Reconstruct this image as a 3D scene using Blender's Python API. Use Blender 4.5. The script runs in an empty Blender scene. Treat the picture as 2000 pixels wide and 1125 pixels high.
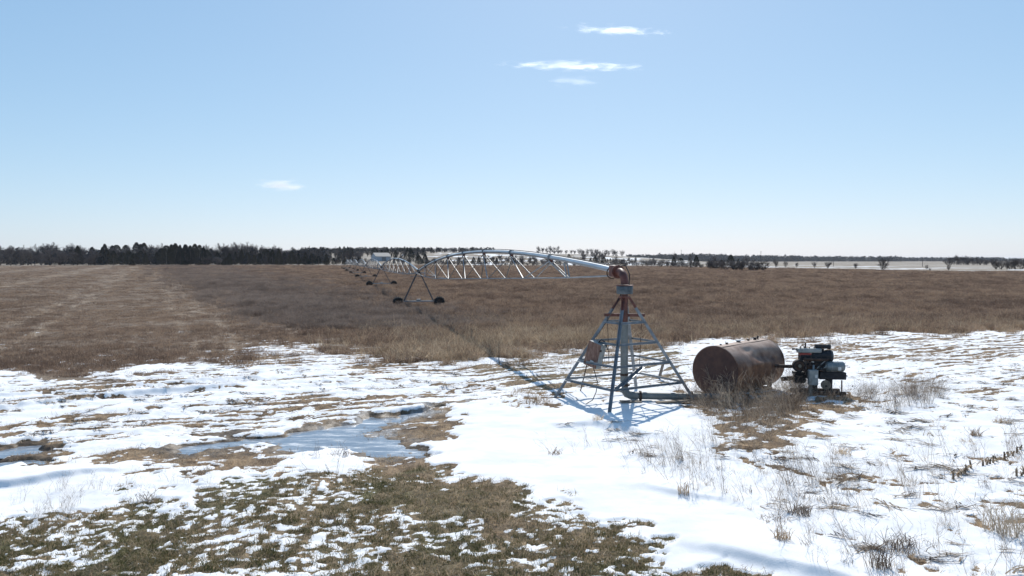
import bpy, math, random
import numpy as np
from mathutils import Vector, Matrix, Quaternion

# ------------------------------------------------------------------ camera, sky, sun, exposure
SC = bpy.context.scene
COL = SC.collection
H = 4.17                      # drone height above the field
F = 1428.0                    # focal length in photo pixels (2000 wide)
PITCH = math.atan(54.5 / F)
cam_d = bpy.data.cameras.new('camera')
cam_d.sensor_width = 36.0
cam_d.lens = 36.0 * F / 2000.0
cam_d.clip_start = 0.1
cam_d.clip_end = 60000
cam = bpy.data.objects.new('camera', cam_d)
COL.objects.link(cam)
cam.location = (0, 0, H)
cam.rotation_euler = (math.pi / 2 - PITCH, 0, 0)
SC.camera = cam

SUN_EL, SUN_AZ = math.radians(43), math.radians(7)      # azimuth measured from +Y towards +X
world = bpy.data.worlds.new('World')
SC.world = world
world.use_nodes = True
wn = world.node_tree
sky = wn.nodes.new('ShaderNodeTexSky')
sky.sky_type = 'NISHITA'
sky.sun_disc = False
sky.sun_elevation = SUN_EL
sky.sun_rotation = SUN_AZ
sky.altitude = 500
sky.air_density = 1.0
sky.dust_density = 0.6
sky.ozone_density = 1.6
bg = wn.nodes['Background']
# the camera's response: each channel of the whole sky is compressed alike in every direction
sp_ = wn.nodes.new('ShaderNodeSeparateColor'); cb_ = wn.nodes.new('ShaderNodeCombineColor')
wn.links.new(sky.outputs[0], sp_.inputs[0])
for i_, (g_, k_) in enumerate(((0.70, 1.592), (0.565, 2.40), (0.42, 3.70))):
    pw_ = wn.nodes.new('ShaderNodeMath'); pw_.operation = 'POWER'; pw_.inputs[1].default_value = g_
    ml_ = wn.nodes.new('ShaderNodeMath'); ml_.operation = 'MULTIPLY'; ml_.inputs[1].default_value = k_
    wn.links.new(sp_.outputs[i_], pw_.inputs[0]); wn.links.new(pw_.outputs[0], ml_.inputs[0]); wn.links.new(ml_.outputs[0], cb_.inputs[i_])
    if i_ == 0: red_ = ml_
    if i_ == 2:
        mx_ = wn.nodes.new('ShaderNodeMath'); mx_.operation = 'MULTIPLY_ADD'; mx_.inputs[1].default_value = 0.12
        sb_ = wn.nodes.new('ShaderNodeMath'); sb_.operation = 'SUBTRACT'; sb_.inputs[1].default_value = 0.40
        wn.links.new(red_.outputs[0], mx_.inputs[0]); wn.links.new(ml_.outputs[0], mx_.inputs[2]); wn.links.new(mx_.outputs[0], sb_.inputs[0]); wn.links.new(sb_.outputs[0], cb_.inputs[2])
wn.links.new(cb_.outputs[0], bg.inputs[0])
bg.inputs[1].default_value = 0.10
sun_d = bpy.data.lights.new('sun', 'SUN')
sun_d.energy = 4.6
sun_d.angle = math.radians(0.5)
sun_d.color = (1.0, 0.95, 0.88)
sun = bpy.data.objects.new('sun', sun_d)
COL.objects.link(sun)
to_sun = Vector((math.cos(SUN_EL) * math.sin(SUN_AZ), math.cos(SUN_EL) * math.cos(SUN_AZ), math.sin(SUN_EL)))
sun.rotation_euler = (-to_sun).to_track_quat('-Z', 'Y').to_euler()
SC.view_settings.view_transform = 'Standard'
SC.view_settings.look = 'None'
SC.view_settings.exposure = 0.0
SC.view_settings.gamma = 1.0
SC.cycles.max_bounces = 6
SC.cycles.transparent_max_bounces = 16
SC.cycles.volume_bounces = 1

R = random.Random(11)
RN = np.random.default_rng(5)

# ------------------------------------------------------------------ helpers
CP, SP = math.cos(PITCH), math.sin(PITCH)
def ground_at(u, v, z=0.0):
    """photo pixel -> world point on the plane z"""
    a, b = (u - 1000) / F, (562.5 - v) / F
    dx, dy, dz = a, CP + b * SP, -SP + b * CP
    t = (z - H) / dz
    return (dx * t, dy * t)
def at_depth(u, y):
    return (u - 1000) / F * y * CP
def height_at(v, y):
    """world z of pixel row v at distance y"""
    b = (562.5 - v) / F
    return H + y * (-SP + b * CP) / (CP + b * SP)

def new_mat(name):
    m = bpy.data.materials.new(name)
    m.use_nodes = True
    nt = m.node_tree
    return m, nt, nt.nodes['Principled BSDF']
def N(nt, t, **kw):
    n = nt.nodes.new(t)
    for k, v in kw.items():
        setattr(n, k, v)
    return n
def ramp(nt, fac, stops):
    r = N(nt, 'ShaderNodeValToRGB')
    e = r.color_ramp.elements
    while len(e) < len(stops):
        e.new(0.5)
    for i, (p, c) in enumerate(stops):
        e[i].position = p
        e[i].color = (c[0], c[1], c[2], 1)
    nt.links.new(fac, r.inputs[0])
    return r
def noisy_mat(name, stops, scale=3.0, rough=0.7, metal=0.0, detail=6.0, bump=0.0, bscale=None, stretch=None, coords='Object'):
    m, nt, p = new_mat(name)
    tc = N(nt, 'ShaderNodeTexCoord')
    src = tc.outputs[coords]
    if stretch:
        mp = N(nt, 'ShaderNodeMapping')
        mp.inputs['Scale'].default_value = stretch
        nt.links.new(src, mp.inputs[0]); src = mp.outputs[0]
    nz = N(nt, 'ShaderNodeTexNoise')
    nz.inputs['Scale'].default_value = scale
    nz.inputs['Detail'].default_value = detail
    nz.inputs['Roughness'].default_value = 0.62
    nt.links.new(src, nz.inputs['Vector'])
    r = ramp(nt, nz.outputs['Fac'], stops)
    nt.links.new(r.outputs[0], p.inputs['Base Color'])
    p.inputs['Roughness'].default_value = rough
    p.inputs['Metallic'].default_value = metal
    if bump:
        n2 = N(nt, 'ShaderNodeTexNoise')
        n2.inputs['Scale'].default_value = bscale or scale * 6
        n2.inputs['Detail'].default_value = 4
        nt.links.new(src, n2.inputs['Vector'])
        b = N(nt, 'ShaderNodeBump')
        b.inputs['Strength'].default_value = bump
        b.inputs['Distance'].default_value = 0.02
        nt.links.new(n2.outputs['Fac'], b.inputs['Height'])
        nt.links.new(b.outputs[0], p.inputs['Normal'])
    return m
def leaf_mat(name, stops, wscale=0.15, trans=0.35, rnd=0.5):
    """dry stems and foliage: colour drifts with world position and per clump, some light passes through"""
    m, nt, p = new_mat(name)
    nt.nodes.remove(p)
    geo = N(nt, 'ShaderNodeNewGeometry')
    nz = N(nt, 'ShaderNodeTexNoise')
    nz.inputs['Scale'].default_value = wscale
    nz.inputs['Detail'].default_value = 5
    nz.inputs['Roughness'].default_value = 0.7
    nt.links.new(geo.outputs['Position'], nz.inputs['Vector'])
    oi = N(nt, 'ShaderNodeObjectInfo')
    ad = N(nt, 'ShaderNodeMath', operation='MULTIPLY_ADD')
    ad.inputs[1].default_value = rnd
    nt.links.new(oi.outputs['Random'], ad.inputs[0])
    nt.links.new(nz.outputs['Fac'], ad.inputs[2])
    sb = N(nt, 'ShaderNodeMath', operation='SUBTRACT')
    sb.inputs[1].default_value = rnd / 2
    nt.links.new(ad.outputs[0], sb.inputs[0])
    r = ramp(nt, sb.outputs[0], stops)
    d = N(nt, 'ShaderNodeBsdfDiffuse'); t = N(nt, 'ShaderNodeBsdfTranslucent')
    nt.links.new(r.outputs[0], d.inputs[0]); nt.links.new(r.outputs[0], t.inputs[0])
    mx = N(nt, 'ShaderNodeMixShader'); mx.inputs[0].default_value = trans
    nt.links.new(d.outputs[0], mx.inputs[1]); nt.links.new(t.outputs[0], mx.inputs[2])
    nt.links.new(mx.outputs[0], nt.nodes['Material Output'].inputs[0])
    return m

class MB:
    """collects simple solids into one mesh"""
    def __init__(s):
        s.v = []; s.f = []
    def add(s, vs, fs):
        o = len(s.v)
        s.v += [tuple(p) for p in vs]
        s.f += [tuple(i + o for i in q) for q in fs]
        return s
    def box(s, c, size, rot=None, taper=1.0):
        c = Vector(c); hx, hy, hz = size[0] / 2, size[1] / 2, size[2] / 2
        pts = []
        for z, k in ((-hz, 1), (hz, taper)):
            for x, y in ((-hx, -hy), (hx, -hy), (hx, hy), (-hx, hy)):
                p = Vector((x * k, y * k, z))
                if rot is not None: p = rot @ p
                pts.append(c + p)
        return s.add(pts, [(3, 2, 1, 0), (4, 5, 6, 7), (0, 1, 5, 4), (1, 2, 6, 5), (2, 3, 7, 6), (3, 0, 4, 7)])
    def tube(s, p0, p1, r0, r1=None, n=10, caps=True):
        return s.path([p0, p1], [r0, r0 if r1 is None else r1], n, caps)
    def path(s, pts, rad, n=10, caps=True):
        pts = [Vector(p) for p in pts]
        if not hasattr(rad, '__len__'): rad = [rad] * len(pts)
        o = len(s.v)
        t0 = (pts[1] - pts[0]).normalized()
        ref = Vector((0, 0, 1)) if abs(t0.z) < 0.9 else Vector((1, 0, 0))
        a = t0.cross(ref).normalized()
        for i, p in enumerate(pts):
            if i == 0: t = t0
            elif i == len(pts) - 1: t = (pts[i] - pts[i - 1]).normalized()
            else: t = ((pts[i + 1] - p).normalized() + (p - pts[i - 1]).normalized()).normalized()
            a = (a - t * a.dot(t)).normalized()
            b = t.cross(a)
            for k in range(n):
                w = 2 * math.pi * k / n
                s.v.append(tuple(p + (a * math.cos(w) + b * math.sin(w)) * rad[i]))
        for i in range(len(pts) - 1):
            for k in range(n):
                k2 = (k + 1) % n
                s.f.append((o + i * n + k, o + i * n + k2, o + (i + 1) * n + k2, o + (i + 1) * n + k))
        if caps:
            s.f.append(tuple(o + k for k in reversed(range(n))))
            e = o + (len(pts) - 1) * n
            s.f.append(tuple(e + k for k in range(n)))
        return s
    def angle(s, p0, p1, w=0.07, t=0.008, up=(0, 0, 1)):
        """an L-section steel member between two points"""
        p0, p1 = Vector(p0), Vector(p1)
        d = (p1 - p0).normalized()
        a = d.cross(Vector(up)).normalized() if abs(d.dot(Vector(up))) < 0.98 else d.cross(Vector((1, 0, 0))).normalized()
        b = a.cross(d).normalized()
        sec = [(-w / 2, -w / 2), (w / 2, -w / 2), (w / 2, -w / 2 + t), (-w / 2 + t, -w / 2 + t), (-w / 2 + t, w / 2), (-w / 2, w / 2)]
        vs = [p + a * x + b * y for p in (p0, p1) for x, y in sec]
        fs = [(i, (i + 1) % 6, 6 + (i + 1) % 6, 6 + i) for i in range(6)]
        fs += [(3, 2, 1, 0), (5, 4, 3, 0), (6, 7, 8, 9), (6, 9, 10, 11)]
        return s.add(vs, fs)
    def torus(s, c, axis, R_, r, n=24, m=8):
        c = Vector(c); ax = Vector(axis).normalized()
        a = ax.cross(Vector((0, 0, 1))) if abs(ax.z) < .9 else ax.cross(Vector((1, 0, 0)))
        a.normalize(); b = ax.cross(a)
        o = len(s.v)
        for i in range(n):
            w = 2 * math.pi * i / n
            d = a * math.cos(w) + b * math.sin(w)
            for k in range(m):
                q = 2 * math.pi * k / m
                s.v.append(tuple(c + d * (R_ + r * math.cos(q)) + ax * r * math.sin(q)))
        for i in range(n):
            for k in range(m):
                i2, k2 = (i + 1) % n, (k + 1) % m
                s.f.append((o + i * m + k, o + i2 * m + k, o + i2 * m + k2, o + i * m + k2))
        return s
    def build(s, name, mat, parent=None, smooth=False, bevel=0.0, loc=None):
        me = bpy.data.meshes.new(name)
        me.from_pydata(s.v, [], s.f)
        me.update()
        if smooth:
            me.shade_smooth()
            try: me.set_sharp_from_angle(angle=math.radians(40))
            except Exception: pass
        me.materials.append(mat)
        o = bpy.data.objects.new(name, me)
        COL.objects.link(o)
        if parent is not None: o.parent = parent
        if loc is not None: o.location = loc
        if bevel:
            b = o.modifiers.new('bevel', 'BEVEL'); b.width = bevel; b.segments = 2; b.limit_method = 'ANGLE'
        return o
def tag(o, label=None, cat=None, group=None, kind=None):
    if label: o['label'] = label
    if cat: o['category'] = cat
    if group: o['group'] = group
    if kind: o['kind'] = kind
    return o
def empty(name, loc=(0, 0, 0), rz=0.0):
    o = bpy.data.objects.new(name, None)
    o.empty_display_size = 0.2
    COL.objects.link(o)
    o.location = loc; o.rotation_euler = (0, 0, rz)
    return o
def copy_tree(o, parent=None):
    c = o.copy(); COL.objects.link(c); c.parent = parent
    for ch in list(o.children): copy_tree(ch, c)
    return c
def np_mesh(name, verts, faces, mat):
    """faces: (n,3) or (n,4) int array"""
    me = bpy.data.meshes.new(name)
    k = faces.shape[1]
    me.vertices.add(len(verts)); me.vertices.foreach_set('co', np.ascontiguousarray(verts, dtype=np.float32).ravel())
    me.loops.add(faces.size); me.loops.foreach_set('vertex_index', np.ascontiguousarray(faces, dtype=np.int32).ravel())
    me.polygons.add(len(faces)); me.polygons.foreach_set('loop_start', np.arange(0, faces.size, k, dtype=np.int32))
    me.update(calc_edges=True)
    me.materials.append(mat)
    return me
def fattr(me, name, arr):
    a = me.attributes.new(name, 'FLOAT', 'POINT')
    a.data.foreach_set('value', np.ascontiguousarray(arr, dtype=np.float32))
def cattr(me, name, arr):
    a = me.attributes.new(name, 'FLOAT_VECTOR', 'POINT')
    a.data.foreach_set('vector', np.ascontiguousarray(arr, dtype=np.float32).ravel())

# ---- vectorised gradient noise
def perlin(x, y, seed=0):
    xi = np.floor(x).astype(np.int64); yi = np.floor(y).astype(np.int64)
    xf = x - xi; yf = y - yi
    def g(ix, iy):
        h = (ix * 374761393 + iy * 668265263 + seed * 2147483647 + 1013904223) & 0xffffffff
        h = ((h ^ (h >> 13)) * 1274126177) & 0xffffffff
        h = (h ^ (h >> 16)) & 0xffff
        w = h * (2 * math.pi / 65536.0)
        return np.cos(w), np.sin(w)
    u = xf * xf * xf * (xf * (xf * 6 - 15) + 10); v = yf * yf * yf * (yf * (yf * 6 - 15) + 10)
    def d(ix, iy, fx, fy):
        a, b = g(ix, iy); return a * fx + b * fy
    n00 = d(xi, yi, xf, yf); n10 = d(xi + 1, yi, xf - 1, yf)
    n01 = d(xi, yi + 1, xf, yf - 1); n11 = d(xi + 1, yi + 1, xf - 1, yf - 1)
    return (n00 * (1 - u) + n10 * u) * (1 - v) + (n01 * (1 - u) + n11 * u) * v
def fbm(x, y, octv=5, seed=0, gain=0.55):
    s = np.zeros_like(x, dtype=float); a = 1.0; tot = 0.0; f = 1.0
    for i in range(octv):
        s += a * perlin(x * f + 17.3 * i, y * f - 9.1 * i, seed + i); tot += a * a; a *= gain; f *= 2.03
    return s / math.sqrt(tot) / 0.27           # about unit variance
def uni(n):                                     # normal -> uniform 0..1
    return 1.0 / (1.0 + np.exp(-1.702 * n))
def sstep(a, b, x):
    t = np.clip((x - a) / (b - a), 0, 1); return t * t * (3 - 2 * t)
def poly_sd(poly, x, y):
    """signed distance (inside positive) to a polygon, metres"""
    p = np.array(poly, dtype=float)
    dmin = np.full(x.shape, 1e18); ins = np.zeros(x.shape, bool)
    for i in range(len(p)):
        ax, ay = p[i]; bx, by = p[(i + 1) % len(p)]
        ex, ey = bx - ax, by - ay
        wx, wy = x - ax, y - ay
        t = np.clip((wx * ex + wy * ey) / (ex * ex + ey * ey + 1e-12), 0, 1)
        dx, dy = wx - ex * t, wy - ey * t
        dmin = np.minimum(dmin, dx * dx + dy * dy)
        c = ((ay > y) != (by > y)) & (x < (bx - ax) * (y - ay) / (by - ay + 1e-12) + ax)
        ins ^= c
    d = np.sqrt(dmin)
    return np.where(ins, d, -d)
def px_poly(pts):
    return [ground_at(u, v) for u, v in pts]

# ------------------------------------------------------------------ the ground: what lies where
FIELD_NEAR = px_poly([(-500, 760), (0, 738), (150, 746), (230, 741), (350, 716), (470, 702), (560, 668), (700, 684), (820, 702), (900, 706),
                      (1000, 700), (1090, 684), (1220, 676), (1330, 668), (1480, 655), (1600, 648), (1750, 645), (2000, 640), (2600, 640), (2600, 560), (-500, 560)])
# (pixels of the outline, snow share, softness in metres, 0 isotropic .. 1 streaks along the track, tint of the bare ground)
REG = [
    ([(-900, 690), (480, 690), (560, 660), (700, 670), (900, 690), (1090, 676), (1400, 655), (1750, 640), (3000, 640), (3400, 1900), (-1400, 1900)], 0.90, 2.2, 0.3, 0),
    ([(-400, 742), (150, 750), (240, 742), (360, 716), (480, 704), (700, 705), (1000, 720), (1060, 765), (900, 775), (700, 802), (350, 862), (0, 868), (-400, 880)], 0.68, 0.5, 0.84, 0),
    ([(-300, 830), (0, 806), (300, 780), (600, 750), (900, 737), (1000, 737), (900, 746), (600, 763), (300, 796), (0, 824), (-300, 850)], 0.97, 0.18, 0.6, 0),
    ([(330, 826), (520, 800), (700, 778), (950, 751), (960, 756), (710, 788), (530, 812), (345, 838)], 0.22, 0.14, 0.6, 0),
    ([(-200, 845), (0, 832), (250, 808), (260, 814), (0, 842), (-200, 856)], 0.25, 0.14, 0.6, 0),
    ([(20, 771), (250, 748), (500, 728), (505, 732), (255, 755), (20, 779)], 0.30, 0.16, 0.6, 0),
    ([(480, 695), (560, 640), (700, 660), (860, 690), (860, 712), (700, 716), (520, 712)], 0.50, 1.0, 0.8, 0),
    ([(900, 712), (1000, 700), (1120, 682), (1330, 672), (1350, 745), (1120, 765), (1000, 768)], 0.46, 0.7, 0.9, 1),
    ([(1480, 662), (1750, 650), (2400, 645), (2400, 705), (1900, 712), (1540, 712)], 0.48, 1.0, 0.8, 0),
    ([(1640, 705), (1900, 708), (2400, 705), (2400, 800), (1900, 790), (1690, 760)], 0.80, 0.8, 0.7, 0),
    ([(1000, 770), (1060, 760), (1090, 785), (1050, 815), (990, 800)], 0.40, 0.3, 0.2, 0),
    ([(1400, 840), (2400, 800), (2600, 1500), (1620, 1300), (1500, 1000)], 0.92, 0.6, 0.15, 0),
    ([(860, 800), (1060, 800), (1180, 790), (1330, 805), (1410, 890), (1520, 1010), (1640, 1140), (1600, 1300), (1440, 1200), (1400, 1112), (1280, 1062), (1170, 1020), (1120, 975), (1000, 940), (860, 905), (800, 870), (830, 850)], 1.03, 0.35, 0.1, 0),
    ([(1330, 775), (1440, 760), (1580, 762), (1720, 775), (1650, 800), (1570, 850), (1500, 900), (1430, 870), (1370, 810)], 0.24, 0.35, 0.3, 0),
    ([(1390, 868), (1500, 900), (1640, 928), (1760, 952), (1700, 958), (1560, 930), (1440, 905)], 0.40, 0.22, 0.0, 0),
    ([(-300, 862), (60, 868), (200, 872), (350, 862), (520, 845), (700, 800), (850, 788), (900, 815), (890, 850), (820, 868), (850, 905), (880, 945), (760, 935), (640, 905), (520, 930), (420, 925), (300, 915), (200, 903), (-300, 915)], 0.10, 0.25, 0.5, 0),
    ([(560, 800), (760, 785), (900, 770), (1000, 765), (1000, 772), (890, 792), (780, 800), (640, 818)], 0.62, 0.3, 1.0, 0),
    ([(120, 868), (330, 862), (280, 878), (200, 886), (130, 882)], 0.85, 0.12, 0.6, 0),
    ([(-300, 1040), (0, 1022), (130, 1000), (280, 985), (400, 935), (500, 942), (620, 935), (700, 925), (760, 905), (820, 915), (880, 940), (1000, 955), (1080, 972), (1130, 1005), (1190, 1040), (1290, 1075), (1420, 1122), (1500, 1300), (-500, 1400)], 0.37, 0.22, 0.10, 2),
    ([(760, 940), (900, 935), (1010, 955), (1060, 980), (1040, 1020), (930, 1040), (840, 1010), (780, 975)], 0.06, 0.3, 0.2, 1),
    ([(1000, 950), (1075, 965), (1130, 1000), (1190, 1038), (1290, 1073), (1420, 1120), (1460, 1180), (1250, 1180), (1060, 1060)], 0.30, 0.15, 0.05, 2),
    ([(760, 1075), (840, 1060), (900, 1090), (900, 1200), (700, 1200)], 0.12, 0.3, 0.2, 1),
    ([(-300, 925), (0, 915), (120, 906), (255, 912), (292, 932), (255, 962), (190, 985), (120, 1003), (0, 1030), (-300, 1060)], 1.05, 0.16, 0.2, 0),
    ([(300, 940), (345, 945), (405, 955), (414, 966), (330, 980), (298, 976)], 1.0, 0.12, 0.1, 0),
    ([(370, 908), (415, 906), (420, 914), (380, 918)], 1.0, 0.08, 0.1, 0),
    ([(395, 935), (440, 922), (515, 925), (518, 938), (470, 945), (405, 950)], 1.0, 0.10, 0.1, 0),
    ([(485, 875), (560, 872), (680, 872), (700, 885), (690, 915), (660, 930), (620, 945), (590, 930), (560, 905), (510, 890)], 0.92, 0.14, 0.1, 0),
    ([(1860, 985), (2100, 960), (2100, 1010), (1960, 1015)], 0.35, 0.3, 0.2, 0),
]
REGW = [(px_poly(p), s, soft, st, tint) for p, s, soft, st, tint in REG]
PUDDLE = [px_poly([(345, 869), (420, 855), (500, 848), (560, 842), (620, 831), (690, 822), (730, 811), (790, 800), (850, 794), (800, 808), (740, 822), (690, 838), (735, 846), (775, 858), (830, 880), (800, 886), (745, 874), (680, 866), (600, 868), (520, 860), (430, 868), (370, 876)]),
          px_poly([(-200, 876), (0, 873), (60, 867), (115, 868), (70, 878), (0, 884), (-200, 890)]),
          px_poly([(-200, 900), (0, 894), (50, 893), (90, 897), (30, 904), (0, 908), (-200, 915)])]
SLUSH = px_poly([(600, 835), (720, 806), (820, 790), (900, 775), (960, 768), (900, 790), (850, 820), (780, 836), (700, 842)])
RIDGES = [  # snow drift crests: (pixels, height, width towards the sun side, width towards the camera)
    ([(1180, 954), (1260, 956), (1340, 968), (1420, 985), (1500, 1000)], 0.07, 1.1, 0.16),
    ([(1290, 1060), (1380, 1074), (1480, 1096), (1600, 1122), (1800, 1170)], 0.12, 1.1, 0.20),
    ([(-300, 975), (0, 952), (80, 944), (170, 932), (260, 922)], 0.12, 0.5, 0.11),
    ([(-200, 815), (0, 803), (140, 785), (300, 772), (460, 760), (520, 752)], 0.13, 0.6, 0.2),
    ([(-200, 790), (0, 778), (200, 762), (420, 744), (560, 735)], 0.10, 0.5, 0.2),
    ([(1050, 822), (1100, 835), (1150, 826), (1250, 852), (1330, 858)], 0.12, 0.8, 0.25),
]
RIDGW = [([ground_at(u, v) for u, v in p], h, a, b) for p, h, a, b in RIDGES]
TRK = Vector((13, 5.4)).normalized()            # direction of the wheel tracks

def dip(y):
    return np.interp(y, [30, 60, 82, 120, 330], [0, -0.38, -0.40, -0.25, 0.0])
def hill(x, y):
    w = 1 - sstep(60, 300, x - (y - 850) * 0.1)
    h = 9.5 * sstep(545, 900, y) * w
    h += 7.0 * sstep(700, 1050, y) * np.exp(-((x + 150) / 260.0) ** 2)
    h += 5.0 * sstep(2000, 3500, y)
    return h + dip(y)
def streak_noise(x, y, seed):
    a = x * TRK.x + y * TRK.y; b = -x * TRK.y + y * TRK.x
    b = b + 0.30 * fbm(x / 5.0, y / 5.0, 2, seed + 40)
    return fbm(a / 4.2, b / 0.36, 5, seed, 0.64)
def far_edge(x):                                # far edge of the brown field
    return np.interp(x, [-800, -420, -60, 10, 90, 160, 400, 900], [560, 545, 540, 520, 470, 262, 225, 200])
def terrain(x, y):
    """returns height z, snow mask, slush, bare-ground tint weights"""
    x = np.asarray(x, float); y = np.asarray(y, float)
    near = y < 75
    share = np.zeros_like(x); st = np.full_like(x, 0.4); green = np.zeros_like(x); straw = np.zeros_like(x)
    fld = sstep(-2.6, 3.2, poly_sd(FIELD_NEAR, x, y) + 1.7 * fbm(x / 3, y / 2.4, 5, 40, 0.65)) if near.any() else np.ones_like(x)
    fld = np.maximum(fld, sstep(44, 54, y))
    # sparse snow in the left stubble
    share = 0.10 * sstep(60, 32, y) * sstep(8, -4, x) * (x < 20)
    wob_x = x + 0.25 * fbm(x / 0.9, y / 0.9, 3, 60); wob_y = y + 0.45 * fbm(x / 0.9, y / 0.9, 3, 61)
    for poly, s, soft, k, tint in REGW:
        w = sstep(-soft, soft, poly_sd(poly, wob_x, wob_y))
        share = share * (1 - w) + s * w; st = st * (1 - w) + k * w
        green = green * (1 - w) + (1.0 if tint == 2 else 0.45 if tint == 1 else 0) * w
    share = share * (1 - 0.93 * sstep(0.25, 1.0, fld)) + 0.05 * sstep(70, 30, y) * fld * sstep(10, -2, x)
    iso = 0.5 * fbm(x / 1.1, y / 1.3, 4, 3, 0.6) + 0.87 * fbm(x / 0.42, y / 0.5, 5, 5, 0.66)
    fine = 0.50 * fbm(x / 1.5, y / 1.1, 3, 13) + 0.87 * fbm(x / 0.20, y / 0.17, 3, 15, 0.55)
    iso = iso * (1 - np.clip(green, 0, 1)) + fine * np.clip(green, 0, 1)
    stn = streak_noise(x, y, 9)
    n = uni(iso * np.sqrt(np.clip(1 - st, 0, 1)) + stn * np.sqrt(st))
    raw = (share - n)
    snow = sstep(-0.10, 0.10, raw) * sstep(0.0, 0.02, share)
    z = 0.03 * fbm(x / 5, y / 5, 3, 70) + 0.013 * (1 - 0.75 * snow) * fbm(x / 0.5, y / 0.5, 4, 71)
    # worn track beside the pivot is low, a little rise carries the pivot and the tank
    z = z - 0.10 * sstep(-0.5, 2.0, poly_sd(REGW[15][0], x, y)) 
    z = z + 0.03 * np.exp(-(((x - 3.0) / 2.6) ** 2 + ((y - 21.0) / 2.2) ** 2))
    rut = np.sin((-x * TRK.y + y * TRK.x) * 2 * math.pi / 0.95 + 0.8 * fbm(x / 4, y / 4, 2, 33))
    trk = sstep(-0.6, 0.6, poly_sd(REGW[1][0], x, y))
    z = z + trk * 0.019 * rut
    thick = (0.016 + 0.02 * np.clip(share, 0, 1)) * (1 - 0.5 * green)
    z = z + thick * sstep(-0.07, 0.10, raw) * (share > 0.0)
    z = z + 0.012 * snow * fbm(x / 0.35, y / 0.35, 3, 90) * sstep(1.0, 0.7, share) + 0.007 * snow * fbm(x / 1.6, y / 0.9, 3, 91)
    for pts, h, a, b in RIDGW:
        wxx = x; wyy = y + 0.10 * fbm(x / 1.2, y / 1.2, 3, 62)
        best = np.full_like(x, 1e9); along = np.zeros_like(x)
        P = np.array(pts)
        order = np.argsort(P[:, 0]); yl = np.interp(x, P[order, 0], P[order, 1])
        d = wyy - yl
        ends = sstep(P[:, 0].min() - 0.3, P[:, 0].min() + 1.2, x) * sstep(P[:, 0].max() + 0.3, P[:, 0].max() - 1.2, x)
        z = z + h * ends * np.where(d > 0, np.exp(-(d / a) ** 2), np.exp(-(d / b) ** 2)) * sstep(0, 0.5, snow + 0.3)
    pud = np.full_like(x, -9.0)
    for p in PUDDLE:
        pud = np.maximum(pud, poly_sd(p, wob_x * 0.5 + x * 0.5, wob_y * 0.35 + y * 0.65))
    pud = pud + 0.09 * fbm(x / 0.9, y / 0.55, 4, 65) - 0.02
    pw = sstep(-0.35, 0.12, pud) * sstep(80, 60, y)
    z = z * (1 - pw) - 0.165 * pw
    snow = snow * (1 - sstep(-0.25, -0.08, pud))
    slush = sstep(-0.3, 0.3, poly_sd(SLUSH, wob_x, wob_y)) * (1 - snow)
    wet = sstep(-0.9, -0.05, pud + 0.25 * iso)
    z = np.where(y > 75, hill(x, y), z + dip(y))
    return z, snow, slush, green, wet, fld, share

# ground grid: fine near the camera, one sheet to the horizon
ys = [-60, -30, -12, -4, 0.5, 3.0, 5.0, 6.5]
y_ = 7.5
while y_ < 42: ys.append(y_); y_ *= 1.0032
while y_ < 130: ys.append(y_); y_ *= 1.009
while y_ < 1500: ys.append(y_); y_ *= 1.022
while y_ < 26000: ys.append(y_); y_ *= 1.10
ys = np.array(ys)
core = np.linspace(-0.80, 0.80, 561)
side = np.array([0.82, 0.86, 0.92, 1.0, 1.15, 1.4, 1.8, 2.4, 3.3, 5.0])
ts = np.concatenate([-side[::-1], core, side])
W = np.maximum(ys, 6.0) + 1.0
GX = ts[None, :] * W[:, None]; GY = np.repeat(ys[:, None], len(ts), 1)
gx, gy = GX.ravel(), GY.ravel()
gz, gsnow, gslush, ggreen, gwet, gfld, gshare = terrain(gx, gy)

# ---- bare-ground colour (albedo) per vertex
def mixc(a, b, w): return a * (1 - w[:, None]) + np.array(b)[None, :] * w[:, None]
var = uni(fbm(gx / 0.5, gy / 0.5, 5, 21)); var2 = uni(fbm(gx / 2.4, gy / 2.4, 4, 22))
colr = np.repeat(np.array([[0.20, 0.14, 0.088]]), len(gx), 0)
colr = mixc(colr, (0.30, 0.215, 0.135), sstep(0.4, 0.9, var))
colr = mixc(colr, (0.09, 0.064, 0.045), sstep(0.55, 0.95, 1 - var) * 0.8)
gcol = mixc(np.repeat(np.array([[0.185, 0.15, 0.09]]), len(gx), 0), (0.245, 0.185, 0.118), sstep(0.45, 0.8, var2))
gcol = mixc(gcol, (0.10, 0.10, 0.046), sstep(0.45, 0.8, 1 - var2) * 0.8)
gcol = mixc(gcol, (0.08, 0.064, 0.045), sstep(0.55, 0.95, var) * 0.7)
colr = colr * (1 - ggreen[:, None]) + gcol * ggreen[:, None]
fcol = mixc(np.repeat(np.array([[0.21, 0.155, 0.122]]), len(gx), 0), (0.28, 0.21, 0.16), sstep(0.4, 0.85, uni(fbm(gx / 9, gy / 14, 5, 23))))
fcol = mixc(fcol, (0.20, 0.158, 0.118), sstep(12, 8, gx + 0.497 * gy) * 0.85)
gcc = gx + 0.497 * gy + 0.5 * fbm(gx / 9, gy / 9, 2, 55); trw = np.zeros_like(gx)
for c_, w_ in ((4.6, .5), (2.4, .5), (-7, .8), (-9.5, .8), (-24, 1.2), (-27, 1.2), (-52, 2), (-90, 3)):
    trw = np.maximum(trw, sstep(1.0, 0.5, np.abs(gcc - c_) / (w_ * (0.45 + gy / 170))))
fcol = mixc(fcol, (0.42, 0.34, 0.25), 0.42 * trw * sstep(11.5, 10, gcc) * sstep(0.25, 0.8, uni(fbm(gx / 6, gy / 6, 4, 56))))
colr = colr * (1 - gfld[:, None]) + fcol * gfld[:, None]
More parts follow.
